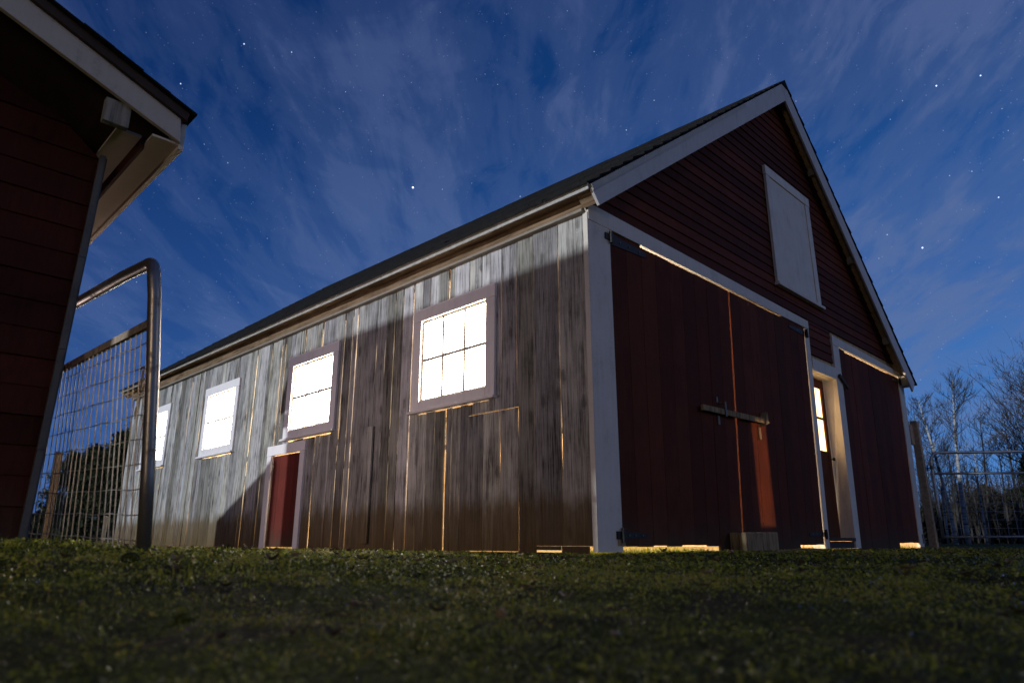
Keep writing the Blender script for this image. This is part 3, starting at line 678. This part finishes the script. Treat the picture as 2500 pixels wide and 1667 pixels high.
# big double doors
def leaf(xt0, xt1, xb0, xb1, z0, z1, n, name, lab, z1r=None, low=(), high=()):
    m = MB()
    for k in range(n):
        a, b = k / n, (k + 1) / n; gp = .0042; q = random.uniform(-.0015, .0015); dz = random.uniform(0, .012)
        tz = z1 + ((z1r if z1r is not None else z1) - z1) * a; tz2 = z1 + ((z1r if z1r is not None else z1) - z1) * b
        tz, tz2 = (tz + .019, tz2 + .019) if k in high else (tz, tz2)
        m.gb(xt0 + (xt1 - xt0) * a + gp, xt0 + (xt1 - xt0) * b, xb0 + (xb1 - xb0) * a + gp, xb0 + (xb1 - xb0) * b, (-.03 if k in low else z0) + dz, tz - dz * .4, -.034 + q, -.014, tz2 - dz * .4)
    m.gb(xt0 + .01, xt1 - .01, xb0 + .01, xb1 - .01, z0 + .04, z1 - .06, -.0135, -.006, (z1r or z1) - .06)
    o = m.build(name, 'red_door', barn, bev=.0012); return tag(o, lab)
d1 = leaf(.310, 2.440, .310, 2.258, .036, 2.723, 9, 'barn_door', 'left leaf of the big red plank doors', low=(7, 8), high=(0, 1))
d2 = leaf(2.466, 4.412, 2.284, 4.236, .036, 2.723, 9, 'barn_door', 'right leaf of the big red plank doors', low=(0, 1, 2, 3, 4, 5), high=(6, 7, 8))
d3 = leaf(5.545, 8.062, 5.380, 7.835, .055, 2.672, 11, 'barn_door', 'wide red plank door at the right end of the gable', z1r=2.655, low=(0, 1, 2, 3, 4, 5, 6), high=(0, 9, 10))
def hinge(par, x0, x1, z, tall=.055, knuckle=True):
    m = MB(); s_ = 1 if x1 > x0 else -1
    m.prism([(x0, z - tall / 2), (x1, z - tall * .22), (x1, z + tall * .22), (x0, z + tall / 2)] if s_ > 0 else [(x1, z - tall * .22), (x0, z - tall / 2), (x0, z + tall / 2), (x1, z + tall * .22)], -.043, -.0365)
    m.tube([(x0 - s_ * .02, -.066, z - .055), (x0 - s_ * .02, -.066, z + .055)], .017, 8)
    m.box(min(x0, x0 - s_ * .09), max(x0, x0 - s_ * .09), -.058, -.047, z - .03, z + .03)
    m.build('strap_hinge', 'black_iron', par); 
    for t in (.25, .5, .8): m = MB(); x = x0 + (x1 - x0) * t; m.tube([(x, -.050, z), (x, -.036, z)], .008, 6); m.build('bolt', 'grey_iron', par)
hinge(d1, .315, .86, 2.655, .11); hinge(d1, .31, .64, .125, .06); hinge(d2, 4.40, 3.95, 2.650, .07); hinge(d2, 4.235, 3.85, .16, .055); hinge(d3, 8.05, 7.75, 2.60, .06)
m = MB(); m.box(.235, .33, -.052, -.047, .045, .125); m.build('door_patch', 'raw_timber', d1)
# wooden bar across the doors
m = MB(); m.hexa([(1.62, -.092, 1.285), (2.92, -.088, 1.300), (2.92, -.058, 1.300), (1.62, -.058, 1.285), (1.62, -.092, 1.340), (2.92, -.088, 1.362), (2.92, -.058, 1.362), (1.62, -.058, 1.340)])
br_ = m.build('door_bar', 'raw_timber', barn, bev=.004)
m = MB(); m.box(2.025, 2.05, -.104, -.094, 1.27, 1.42); m.box(1.965, 1.995, -.046, -.036, 1.41, 1.47); m.box(1.965, 2.0, -.048, -.036, 1.19, 1.28); m.box(2.025, 2.05, -.094, -.037, 1.405, 1.42); m.build('bar_bracket', 'grey_iron', br_, bev=.002)
m = MB(); m.add([(2.88, -.110, 1.28), (2.98, -.10, 1.31), (2.98, -.036, 1.30), (2.88, -.036, 1.27), (2.92, -.115, 1.43), (2.96, -.10, 1.42), (2.96, -.036, 1.42), (2.92, -.036, 1.43)],
                 [(3, 2, 1, 0), (4, 5, 6, 7), (0, 1, 5, 4), (1, 2, 6, 5), (2, 3, 7, 6), (3, 0, 4, 7)]); m.box(2.82, 2.87, -.050, -.036, 1.13, 1.262); m.build('bar_keeper', 'raw_timber', br_, bev=.003)
# wooden turn button on the right door frame
m = MB(); m.hexa([(5.36, -.085, 2.265), (5.40, -.085, 2.30), (5.40, -.054, 2.30), (5.36, -.054, 2.265), (5.40, -.085, 2.27), (5.40, -.085, 2.31), (5.40, -.054, 2.31), (5.40, -.054, 2.27)]) if False else m.prism([(5.340, 2.235), (5.60, 2.10), (5.625, 2.135), (5.365, 2.275)], -.085, -.054)
m.build('turn_button', 'dark_soffit', barn, bev=.003)
# person door, set back
m = MB(); m.box(4.536, 5.318, -.050, -.002, 2.190, 2.350); pf = m.build('door_head', 'white_trim', barn, bev=.002)
m = MB(); m.hexa([(5.196, -.001, .10), (5.196 + .03, -.001, .10), (5.235, .17, .10), (5.205, .17, .10), (5.312, -.001, 2.185), (5.342, -.001, 2.185), (5.285, .17, 2.185), (5.255, .17, 2.185)])
m.box(4.54, 5.33, -.001, .17, 2.187, 2.215); m.build('door_reveal', 'white_trim', barn)
m = MB()
X0, X1, Y0, Y1 = 4.44, 5.252, .125, .158
wx0, wx1, wz0, wz1 = 4.60, 5.155, 1.215, 2.06
m.gb(X0, wx0, 4.40, wx0, .12, 2.18, Y0, Y1); m.gb(wx1, X1, wx1 - .045, 5.198, .12, 2.18, Y0, Y1); m.box(wx0, wx1, Y0, Y1, wz1, 2.18)
m.gb(wx0, wx1, wx0, wx1 - .045, .12, wz0, Y0, Y1)
pdoor = m.build('entry_door', 'sash_brown', barn, bev=.002); tag(pdoor, 'narrow set-back door with a lit two-pane window')
m = MB(); m.box(wx0, wx1, .135, .150, 1.635, 1.665); m.build('muntin', 'sash_brown', pdoor)
m = MB(); m.box(wx0, wx1, .145, .149, wz0, 1.634); m.build('pane', 'lit_door_glass', pdoor)
m = MB(); m.box(wx0, wx1, .145, .149, 1.666, wz1); m.build('pane', 'lit_door_glass', pdoor)
m = MB(); m.tube([(5.20, .12, 1.12), (5.20, .085, 1.12)], .008, 6); m.tube([(5.20, .075, 1.12), (5.20, .095, 1.12)], .022, 10); m.build('door_knob', 'black_iron', pdoor)
m = MB(); m.box(4.375, 5.19, -.060, .16, .085, .125); m.box(4.375, 5.19, -.03, .15, .0, .083); m.build('door_sill', 'dark_soffit', barn, bev=.003)
# remaining walls
m = MB()
m.hexa([(7.99, 0, -.03), (8.02, 0, -.03), (8.02, LEN, -.03), (7.99, LEN, -.03), (8.27, 0, 2.70), (8.30, 0, 2.70), (8.30, LEN, 2.70), (8.27, LEN, 2.70)])
m.prism([(.02, -.03), (8.0, -.03), (8.26, 2.66), (APX, 6.24), (.02, 2.93)], LEN - .02, LEN + .01)
m.build('back_wall', 'inside_wood', barn)
m = MB(); m.box(.25, 7.9, .25, LEN - .1, -.015, -.010); m.build('barn_floor', 'straw_floor', barn)
m = MB(); m.box(.02, .22, .30, 1.02, -.03, -.012) if False else m.box(8.00, 8.07, -.055, -.047, .05, .19); m.build('corner_bracket', 'grey_iron', barn)

# timber block chocking the doors
m = MB(); m.hexa([(1.985, -.215, -.012), (2.650, -.222, -.012), (2.655, -.060, -.012), (1.980, -.050, -.012), (1.985, -.215, .163), (2.650, -.222, .170), (2.655, -.060, .170), (1.980, -.050, .160)])
o = m.build('timber_block', 'raw_timber', bev=.012); tag(o, 'squared timber block standing on the ground against the big double doors', 'timber block')

# ================================================================== SHED (left)
shed = thing('shed', 'near shed at the left with dark red clapboards, grey rake board and open eave', 'shed')
US, VS = .576, -3.50     # near gable plane y, side wall plane x
SLP = .405; RX = -6.4; UF = .18
def zt_r(x, base_z=2.318, bx=-3.18): return base_z + (bx - x) * SLP   # top edge of the rake
m = MB(); z = -.05; k = 0
def wx(z): return VS + (0.0 if z > .9 else 0) + (2.2 - z) * -.020   # the corner leans a little
while z < 3.6:
    z1 = z + .152
    def xr_s(zz): return wx(zz) if zz < 2.06 else min(VS, -3.18 - (zz - 2.06) / SLP - .08)
    def xl_s(zz): return 2 * RX - wx(zz) if zz < 2.06 else 2 * RX - xr_s(zz)
    q = random.uniform(-.003, .003)
    if xr_s(z1) - xl_s(z1) > .05:
        for (A, B) in ((xl_s, xr_s),):
            a0, b0, a1, b1 = A(z), B(z), A(z1), B(z1)
            m.hexa([(a0, US - .020 + q, z), (b0, US - .020 + q, z), (b0, US, z), (a0, US, z), (a1, US - .006 + q, z1), (b1, US - .006 + q, z1), (b1, US, z1), (a1, US, z1)])
    z += .142
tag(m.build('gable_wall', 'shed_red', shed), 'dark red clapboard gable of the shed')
m = MB(); z = -.05
while z < 2.05:
    z1 = z + .152; m.hexa([(VS - .03, US, z), (wx(z) + .012, US, z), (wx(z) + .012, 5.2, z), (VS - .03, 5.2, z), (VS - .03, US, z1), (wx(z1) + .002, US, z1), (wx(z1) + .002, 5.2, z1), (VS - .03, 5.2, z1)]); z += .142
m.box(2 * RX - VS, 2 * RX - VS + .03, US, 5.2, -.05, 2.15); m.prism([(2 * RX - VS, -.05), (VS - .03, -.05), (VS - .03, 2.15), (RX, 3.30), (2 * RX - VS, 2.15)], 5.16, 5.2)
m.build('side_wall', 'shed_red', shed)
m = MB()
def cbd(y0, y1, xo):
    zz = [-.05, .5, 1.0, 1.5, 2.10]
    for a, b in zip(zz[:-1], zz[1:]):
        xa, xb = wx(a) + xo, wx(b) + xo
        m.hexa([(xa - .006, y0, a), (xa + .022, y0, a), (xa + .022, y1, a), (xa - .006, y1, a), (xb - .006, y0, b - .002), (xb + .022, y0, b - .002), (xb + .022, y1, b - .002), (xb - .006, y1, b - .002)])
cbd(US - .045, US - .022, 0); m.build('corner_board', 'dark_post', shed)
m = MB(); cbd(US - .02, US + .03, .012); m.build('corner_board', 'dark_post', shed)
# roof of the shed
m = MB(); t = .025
def rp(x): return zt_r(x)
XE = -3.192
m.prism([(XE, rp(XE) - .030), (XE, rp(XE) - .004), (RX, rp(RX) - .004), (2 * RX - XE, rp(XE) - .004), (2 * RX - XE, rp(XE) - .030), (RX, rp(RX) - .030)][::-1], UF + .03, 5.54)
sr = m.build('roof', 'dark_soffit', shed)
m = MB(); n = 22
for sgn in (1, -1):
    for k in range(n):
        x0 = XE + .02 + (RX - XE - .02) * k / n; x1 = XE + .02 + (RX - XE - .02) * (k + 1) / n; j = random.uniform(0, .006); yo = UF - .045 - random.uniform(0, .012)
        z0, z1 = rp(x0), rp(x1); X = (lambda x: x) if sgn > 0 else (lambda x: 2 * RX - x)
        pts = [(X(x0), yo, z0 - .003), (X(x0), 5.55, z0 - .003), (X(x1), 5.55, z1 - .003), (X(x1), yo, z1 - .003), (X(x0), yo, z0 + .007 + j * .5), (X(x0), 5.55, z0 + .007), (X(x1), 5.55, z1 + .006), (X(x1), yo, z1 + .006)]
        m.hexa(pts)
m.build('shingles', 'asphalt_shingle', sr)
m = MB(); x0, x1 = -3.232, RX
m.prism([(x1, rp(x1) - .232), (x0 + .01, rp(x0) - .195), (x0 - .005, rp(x0) - .058), (x1, rp(x1) - .058)], UF, UF + .028); m.build('rake_board', 'grey_trim', sr, bev=.002)
m = MB(); m.prism([(x1, rp(x1) - .058), (XE - .02, rp(XE - .02) - .058), (XE - .01, rp(XE) - .004), (x1, rp(x1) - .005)], UF - .022, UF + .028); m.build('rake_strip', 'dark_soffit', sr)
m = MB(); m.prism([(2 * RX - x0, rp(x0) - .195), (x1 - .002, rp(x1) - .232), (x1 - .002, rp(x1) - .006), (2 * RX - x0, rp(x0) - .006)], UF, UF + .028); m.build('rake_board', 'grey_trim', sr)
m = MB(); m.box(-3.222, -3.195, UF + .03, 1.86, 2.118, 2.278); m.box(-3.222, -3.195, 1.875, 5.4, 2.118, 2.278); m.build('fascia', 'soffit_paint', sr, bev=.002)
m = MB(); m.box(-3.355, -3.224, UF + .03, 1.855, 2.140, 2.152); m.box(-3.355, -3.224, 1.875, 5.4, 2.140, 2.152); m.build('soffit', 'soffit_paint', sr)
m = MB(); m.box(-3.375, -3.357, UF + .14, 5.4, 2.105, 2.175); m.build('soffit_rail', 'shed_red', sr)
m = MB(); m.box(-3.50, -3.377, UF + .14, 5.4, 2.168, 2.180); m.build('soffit', 'soffit_paint', sr)
m = MB(); m.box(-3.59, -3.47, UF + .031, UF + .075, 2.13, 2.262); m.build('rake_return', 'shed_post_wood', sr, bev=.003)
# lean-to at its far end
m = MB(); m.add([(-5.4, 5.62, -.03), (-4.9, 5.62, -.03), (-4.9, 7.30, -.03), (-5.4, 7.30, -.03), (-5.4, 5.62, 2.02), (-4.9, 5.62, 2.02), (-4.9, 7.30, 1.25), (-5.4, 7.30, 1.25)],
        [(3, 2, 1, 0), (4, 5, 6, 7), (0, 1, 5, 4), (1, 2, 6, 5), (2, 3, 7, 6), (3, 0, 4, 7)]); m.build('lean_to', 'shed_red', shed)

# ================================================================== unseen building added behind the camera to keep the moon off the near grass
blk = thing('moon_blocker', 'unseen pale building added behind the viewpoint to block the moon, with a glowing pane', 'blocker')
FX0, FX1, FY0, FY1 = -20.0, -12.0, -13.0, .55
m = MB(); m.box(FX1 - .15, FX1, FY0, FY1, -.1, 4.3); m.box(FX0, FX0 + .15, FY0, FY1, -.1, 4.3)
m.prism([(FX0 + .15, -.1), (FX1 - .15, -.1), (FX1 - .15, 4.3), ((FX0 + FX1) / 2, 6.6), (FX0 + .15, 4.3)], FY1 - .15, FY1); m.prism([(FX0 + .15, -.1), (FX1 - .15, -.1), (FX1 - .15, 4.3), ((FX0 + FX1) / 2, 6.6), (FX0 + .15, 4.3)], FY0, FY0 + .15)
m.build('wall', 'grey_trim', blk)
m = MB(); c_ = (FX0 + FX1) / 2; m.prism([(FX1 + .2, 4.10), (c_, 6.62), (FX0 - .2, 4.10), (FX0 - .2, 4.25), (c_, 6.80), (FX1 + .2, 4.25)][::-1], FY0 - .3, FY1 + .1); m.build('roof', 'asphalt_shingle', blk)
m = MB(); m.box(FX1 + .003, FX1 + .05, -6.8, -6.7, 1.2, 2.6); m.box(FX1 + .003, FX1 + .05, -5.3, -5.2, 1.2, 2.6); m.box(FX1 + .003, FX1 + .05, -6.7, -5.3, 2.5, 2.6); m.box(FX1 + .003, FX1 + .05, -6.7, -5.3, 1.2, 1.3)
f_ = m.build('window', 'white_trim', blk); m = MB(); m.box(FX1 + .003, FX1 + .02, -6.69, -5.31, 1.31, 2.49); m.build('pane', 'lit_door_glass', f_)  # glowing window added on the unseen moon-blocking building

# ================================================================== wire gate beside the shed
wg = thing('wire_gate', 'tall welded wire gate with a rounded pipe end standing beside the shed', 'gate')
def rail_z(y): return 1.262 + .094 * (y + .32)
m = MB(); pts = [(-3.262, -.305, -.08), (-3.300, -.315, .35), (-3.345, -.322, .80), (-3.380, -.325, 1.10)]
for k in range(1, 8):
    a = math.pi / 2 * k / 7; pts.append((-3.392, -.325 + .115 * (1 - math.cos(a)), 1.145 + .125 * math.sin(a)))
pts += [(-3.40, y, rail_z(y)) for y in (.1, .7, 1.4, 2.2, 3.1)]
m.tube(pts, .0275, 14); m.build('pipe_frame', 'gate_tube', wg, smooth=True)
m = MB()
def gxp(y, z):      # the near end leans, the far end stands upright
    t = min(max((y + .32) / 1.6, 0), 1); return (-3.262 - .118 * max(0, min(1, z / 1.1))) * (1 - t) + (-3.40) * t
def top(y): return .972 + .030 * (y + .3)
y = -.262; first = True
while y < 2.95:
    zt = top(y); bow = .012 * math.sin(y * 9)
    m.tube([(gxp(y, zt) - .004, y, zt + .012), (gxp(y, .55) + bow * .5, y + .004 * math.sin(y * 31), .55), (gxp(y, .0) + bow, y + bow, -.05)], .0032, 5)
    y += .068 + random.uniform(-.002, .002)
for k in range(9):
    z0 = .905 - .1035 * k
    pts = [( gxp(yy, z0) + .0045, yy, z0 + .030 * (yy + .3) + .004 * math.sin(yy * 14 + k)) for yy in np.arange(-.315, 2.95, .2)]
    m.tube(pts, .0025, 5)
m.build('wire_mesh', 'mesh_wire', wg)
m = MB(); m.hexa([(gxp(-.3, 1) - .016, -.305, top(-.3) - .016), (-3.416, 2.95, top(2.95) - .016), (-3.398, 2.95, top(2.95) - .016), (gxp(-.3, 1) + .004, -.305, top(-.3) - .016),
                  (gxp(-.3, 1) - .016, -.305, top(-.3) + .020), (-3.416, 2.95, top(2.95) + .020), (-3.398, 2.95, top(2.95) + .020), (gxp(-.3, 1) + .004, -.305, top(-.3) + .020)]); m.build('top_bar', 'rusty_bar', wg)
for k in range(9):
    m = MB(); z0 = .905 - .1035 * k; x = gxp(-.3, z0); m.tube([(x + .002, -.315, z0), (x + .006, -.285, z0 + .001)], .0075, 6); m.build('wire_clip', 'black_iron', wg)
m = MB()
for q in range(9):
    p = Vector((gxp(-.17, .7) + .01, -.175 + random.uniform(-.02, .02), .80)); pts = [p.copy()]
    for s_ in range(7): p = p + Vector((random.uniform(-.005, .005), random.uniform(-.012, .012), -random.uniform(.015, .040))); pts.append(p.copy())
    m.tube(pts, .0016, 4)
m.tube([(gxp(-.17, .8) + .012, -.20, .80), (gxp(-.17, .8) + .016, -.165, .815), (gxp(-.17, .8) + .012, -.14, .80)], .005, 6)
p = Vector((gxp(-.2, .6) + .012, -.185, .60)); m.tube([p, p + Vector((.004, -.02, -.03)), p + Vector((0, -.03, -.12)), p + Vector((.003, -.028, -.22))], .0026, 5)
o = m.build('baling_twine', 'twine'); tag(o, 'frayed tan baling twine knotted to the wire gate near its pipe end', 'twine')
# fence posts and small stake behind the gate
def post(x, y, w_, h, lab, m_='shed_post_wood', lean=(0, 0), name='fence_post', cat='post'):
    m = MB(); z0 = -.1; lx, ly = lean
    m.hexa([(x - w_, y - w_, z0), (x + w_, y - w_, z0), (x + w_, y + w_, z0), (x - w_, y + w_, z0), (x - w_ * .95 + lx, y - w_ * .95 + ly, h), (x + w_ * .95 + lx, y - w_ * .95 + ly, h - .01), (x + w_ * .95 + lx, y + w_ * .95 + ly, h), (x - w_ * .95 + lx, y + w_ * .95 + ly, h + .005)])
    return tag(m.build(name, m_, bev=.006), lab, cat)
p = world_at(106, 8.2); post(p.x, p.y, .035, 1.10, 'weathered wooden fence post seen through the wire gate next to the shed', 'brown_wood')
p = world_at(250, 7.6); post(p.x, p.y, .02, .34, 'short thin stake in the grass seen through the wire gate', name='stake', cat='stake')

# ================================================================== right hand gate and post
post(8.50, -.06, .055, 2.0, 'square brown gate post standing off the right corner of the barn', 'gate_post', name='gate_post')
m = MB(); m.box(8.27, 8.443, -.045, .0, 1.60, 1.925); tag(m.build('spacer_board', 'gate_post', bev=.003), 'short upright board bridging the barn corner and the brown gate post', 'board')
pg = thing('pipe_gate', 'galvanized pipe farm gate hung on the square brown post', 'gate')
G0 = Vector((8.53, -.20, 0)); GD = Vector((.708, -.706, 0)); GL = 3.5
def gp(s_, z): return G0 + GD * s_ + Vector((0, 0, z))
m = MB(); pts = [gp(0, .125), gp(0, .6), gp(0, 1.32)]
for k in range(1, 8): a = math.pi / 2 * k / 7; pts.append(gp(.15 * (1 - math.cos(a)), 1.32 + .15 * math.sin(a)))
pts += [gp(1.2, 1.485), gp(2.4, 1.50), gp(GL - .15, 1.515)]
for k in range(1, 8): a = math.pi / 2 * k / 7; pts.append(gp(GL - .15 + .15 * math.sin(a), 1.365 + .15 * math.cos(a)))
pts += [gp(GL, .15)]
m.tube(pts, .0225, 10); m.build('pipe_frame', 'galvanized', pg, smooth=True)
for z0, z1 in ((1.135, 1.165), (.150, .158)):
    m = MB(); m.tube([gp(.0, z0), gp(GL, z1)], .019, 10); m.build('rail', 'galvanized', pg, smooth=True)
m = MB()
for k in range(7): m.tube([gp(0, .28 + .13 * k), gp(GL, .29 + .13 * k)], .0022, 4)
for k in range(1, 24): m.tube([gp(k * .15, .15), gp(k * .15, 1.14)], .0018, 4)
m.build('wire_mesh', 'galvanized', pg)
for z in (1.23, .42):
    m = MB(); m.tube([(8.545, -.08, z - .01), (8.53, -.20, z)], .010, 6); m.tube([(8.53, -.20, z - .03), (8.53, -.20, z + .03)], .027, 8); m.tube([(8.56, -.13, z - .04), (8.56, -.13, z + .05)], .012, 6)
    m.build('hinge', 'grey_iron', pg)

# ================================================================== trees
def grow(mb_t, mb_c, base, height, lean=(0, 0), r0=.09, limbs=26, seed=1, spread=.45, start=.3, twig_r=.012, depth=2, droop=0.0, bend=None):
    rn = random.Random(seed); n = 12; pts = []; rr = []
    ph = rn.random() * 6
    for k in range(n + 1):
        t = k / n; q = Vector((base.x + lean[0] * t ** 1.3 + .05 * height * .15 * math.sin(t * 5 + ph), base.y + lean[1] * t ** 1.3 + .05 * height * .15 * math.cos(t * 4 + ph), height * t - .05)); pts.append(q); rr.append(r0 * (1 - t) ** .8 + .010)
    mb_t.tube(pts, rr, 8)
    def br(p, dr, L, r, lev):
        k_ = 4 if lev < 2 else 3; q = p.copy(); ps = [q.copy()]; dcur = dr.copy()
        for s_ in range(k_):
            dcur = (dcur + Vector((rn.uniform(-.25, .25), rn.uniform(-.25, .25), rn.uniform(-.08, .22) - droop))).normalized(); q = q + dcur * (L / k_); ps.append(q.copy())
        mb_c.tube(ps, [r * (1 - .75 * i_ / k_) for i_ in range(k_ + 1)], 3 if lev else 4, caps=False)
        if lev < depth:
            for _ in range(5 if lev == 0 else 4):
                i_ = rn.randint(1, k_); d2 = (dcur + Vector((rn.uniform(-.8, .8), rn.uniform(-.8, .8), rn.uniform(-.2, .6)))).normalized(); br(ps[i_], d2, L * rn.uniform(.4, .65), max(r * .5, twig_r * .5), lev + 1)
    for _ in range(limbs):
        t = start + (1 - start) * rn.random() ** .9; f = t * n; i0 = min(int(f), n - 1); p = pts[i0].lerp(pts[i0 + 1], f - i0)
        a = rn.random() * 6.283; L = height * spread * (1 - t) ** .7 * rn.uniform(.5, 1.0) + height * .05
        br(p, Vector((math.cos(a), math.sin(a), rn.uniform(.4, 1.1))).normalized(), L, max(r0 * .30 * (1 - t), twig_r), 0)
def tree(name, x, D, height, lab, bark='tree_bark', cat='tree', group=None, **kw):
    b = world_at(x, D); T = thing(name, lab, cat, group); mt, mc = MB(), MB(); grow(mt, mc, b, height, **kw)
    mt.build('trunk', bark, T, smooth=True); mc.build('crown', 'twigs', T)
RXv = Vector((math.cos(R(44.9)), -math.sin(R(44.9)), 0))
def lean(a): return (RXv.x * a, RXv.y * a)
tree('birch_tree', 2362, 27, 6.4, 'tallest white birch behind the pipe gate, left of its middle', 'birch_bark', lean=lean(.55), r0=.082, limbs=34, seed=5, spread=.42, start=.45)
tree('birch_tree', 2334, 24, 4.9, 'white birch trunk leaning left close behind the gate hinge side', 'birch_bark', lean=lean(-.45), r0=.066, limbs=16, seed=8, spread=.35, start=.55)
tree('birch_tree', 2408, 26, 3.4, 'thin crooked birch trunk right of the tallest birch', 'birch_bark', lean=lean(.2), r0=.036, limbs=10, seed=12, spread=.3, start=.6)
tree('birch_tree', 2316, 28, 4.2, 'slender birch just right of the brown gate post', 'birch_bark', lean=lean(.1), r0=.04, limbs=14, seed=21, spread=.4, start=.4)
tree('bare_tree', 2425, 30, 5.4, 'open bare tree with forked top between birch and right edge', lean=lean(.4), r0=.05, limbs=18, seed=31, spread=.5, start=.35)
tree('bare_tree', 2268, 31, 6.0, 'bare tree rising behind the brown gate post', lean=lean(.3), r0=.05, limbs=24, seed=33, spread=.42, start=.3)
tree('bare_tree', 2610, 21, 5.3, 'large bare spreading tree at the right edge of the view', lean=lean(.1), r0=.10, limbs=70, seed=41, spread=.60, start=.22)
tree('bare_tree', 2470, 33, 4.6, 'low bushy bare tree in front of the right hand woods', lean=lean(.2), r0=.06, limbs=24, seed=43, spread=.5, start=.2)
tree('bare_tree', 2620, 26, 7.5, 'bare tree farther along the woods edge past the right tree', lean=lean(.1), r0=.12, limbs=30, seed=45, spread=.5, start=.25)
tree('bare_tree', 2495, 29, 5.2, 'bare tree with many upright twigs just inside the right edge', lean=lean(.3), r0=.06, limbs=36, seed=51, spread=.5, start=.25)
tree('bare_tree', 2300, 33, 5.6, 'bare tree filling the gap between the gate post and the leaning birch', lean=lean(.4), r0=.06, limbs=36, seed=53, spread=.5, start=.25)
tree('bare_tree', 2345, 34, 4.6, 'dim bare tree standing between the two leading birches', lean=lean(.2), r0=.055, limbs=22, seed=47, spread=.5, start=.25)
# the woods behind
mt, mc = MB(), MB(); rn = random.Random(5)
for _ in range(430):
    x = rn.uniform(2180, 3100); D = rn.uniform(36, 62); b = world_at(x, D); h = rn.uniform(2.6, 5.4) * D / 46; ln = rn.uniform(-.5, .5)
    mt.tube([b, b + RXv * ln * .4 + Vector((0, 0, h * .5)), b + RXv * ln + Vector((0, 0, h))], [rn.uniform(.03, .08), .035, .012], 4, caps=False)
    for k in range(14):
        t = rn.uniform(.3, .98); p = b + RXv * ln * t + Vector((0, 0, h * t)); L = rn.uniform(.4, 1.3) * (1.2 - t); a = rn.random() * 6.28
        q = p + Vector((math.cos(a) * L * .6, math.sin(a) * L * .6, L * rn.uniform(.3, 1))); mt.tube([p, q], [.018, .006], 3, caps=False)
        for _k in range(2): mt.tube([q.lerp(p, .4), q + Vector((rn.uniform(-.3, .3), rn.uniform(-.3, .3), rn.uniform(0, .5)))], [.010, .004], 3, caps=False)
tag(mt.build('woods', 'far_woods'), 'dark leafless woods beyond the pasture', 'woods', kind='stuff')
def brush(name, lab, n, xr_, Dr, hr, m_='far_brush', size=.28):
    x = rng.uniform(*xr_, n); D = rng.uniform(*Dr, n); a = (x - 1250) / 1682.77 * math.cos(R(16.198)); h = R(44.9)
    P = np.stack([CAM.x + math.sin(h) * D + math.cos(h) * a * D, CAM.y + math.cos(h) * D - math.sin(h) * a * D, 0 * D], -1)
    hh = hr * (D / Dr[1]) * (.70 + .18 * np.sin(x * .021) + .12 * np.sin(x * .057 + 2)); P[:, 2] = rng.random(n) ** 1.25 * hh
    d1_ = rng.standard_normal((n, 3)); d1_ /= np.linalg.norm(d1_, axis=1)[:, None]; d2_ = np.cross(d1_, rng.standard_normal((n, 3))); d2_ /= np.linalg.norm(d2_, axis=1)[:, None]
    s1_ = (size * (.4 + rng.random(n)))[:, None]; s2_ = s1_ * .35
    V = np.stack([P - d1_ * s1_, P + d2_ * s2_, P + d1_ * s1_, P - d2_ * s2_], 1).reshape(-1, 3); k = np.arange(n) * 4
    tag(mesh_np(name, V, np.stack([k, k + 1, k + 2, k + 3], -1), m_), lab, 'brush', kind='stuff')
brush('undergrowth', 'dark tangled undergrowth of the right hand woods', 60000, (2150, 3200), (44, 66), 5.6)
brush('hedgerow', 'dark hedgerow beyond the pasture behind the wire gate', 22000, (-700, 420), (34, 48), 2.2, size=.24)
# evergreens behind the wire gate
def evergreen(x, D, h, rad_, lab, seed):
    r2 = np.random.default_rng(seed); b = world_at(x, D); T = thing('evergreen_tree', lab, 'tree')
    m = MB(); m.tube([b + Vector((0, 0, -.05)), b + Vector((0, 0, h * .5)), b + Vector((0, 0, h * .96))], [.09, .05, .015], 7); m.build('trunk', 'tree_bark', T)
    n = 9000; nb = 70; V0 = []
    bz = r2.random(nb) ** .8; ba = r2.random(nb) * 6.28; bl_ = rad_ * (1 - bz) ** .75 * (.6 + .6 * r2.random(nb)) + .12
    i_ = r2.integers(0, nb, n); s_ = r2.random(n) ** .6
    P = np.stack([b.x + np.cos(ba[i_]) * bl_[i_] * s_, b.y + np.sin(ba[i_]) * bl_[i_] * s_, .15 + h * bz[i_] * .95 + s_ * bl_[i_] * .25], -1) + r2.normal(0, .085, (n, 3))
    d1_ = r2.standard_normal((n, 3)); d1_ /= np.linalg.norm(d1_, axis=1)[:, None]; d2_ = np.cross(d1_, r2.standard_normal((n, 3))); d2_ /= np.linalg.norm(d2_, axis=1)[:, None]
    V = np.stack([P - d1_ * .07, P + d2_ * .022, P + d1_ * .07, P - d2_ * .022], 1).reshape(-1, 3); k = np.arange(n) * 4
    o = mesh_np('crown', V, np.stack([k, k + 1, k + 2, k + 3], -1), 'conifer_leaf'); o.parent = T
evergreen(2560, 30, 3.7, 1.5, 'dark evergreen at the foot of the woods at the far right edge', 14)
evergreen(318, 17.5, 3.0, 1.25, 'tallest dark evergreen behind the wire gate, next to the barn end', 3)
evergreen(272, 18.5, 2.75, 1.1, 'broad dark evergreen in the middle of the view through the wire gate', 4)
evergreen(236, 20, 2.45, 1.0, 'smaller evergreen left of the broad one through the wire gate', 6)
evergreen(150, 24, 2.9, 1.2, 'evergreen seen through the wire gate close to the shed edge', 7)
evergreen(196, 23, 3.0, .45, 'narrow spindly evergreen top between the others beyond the wire gate', 9)
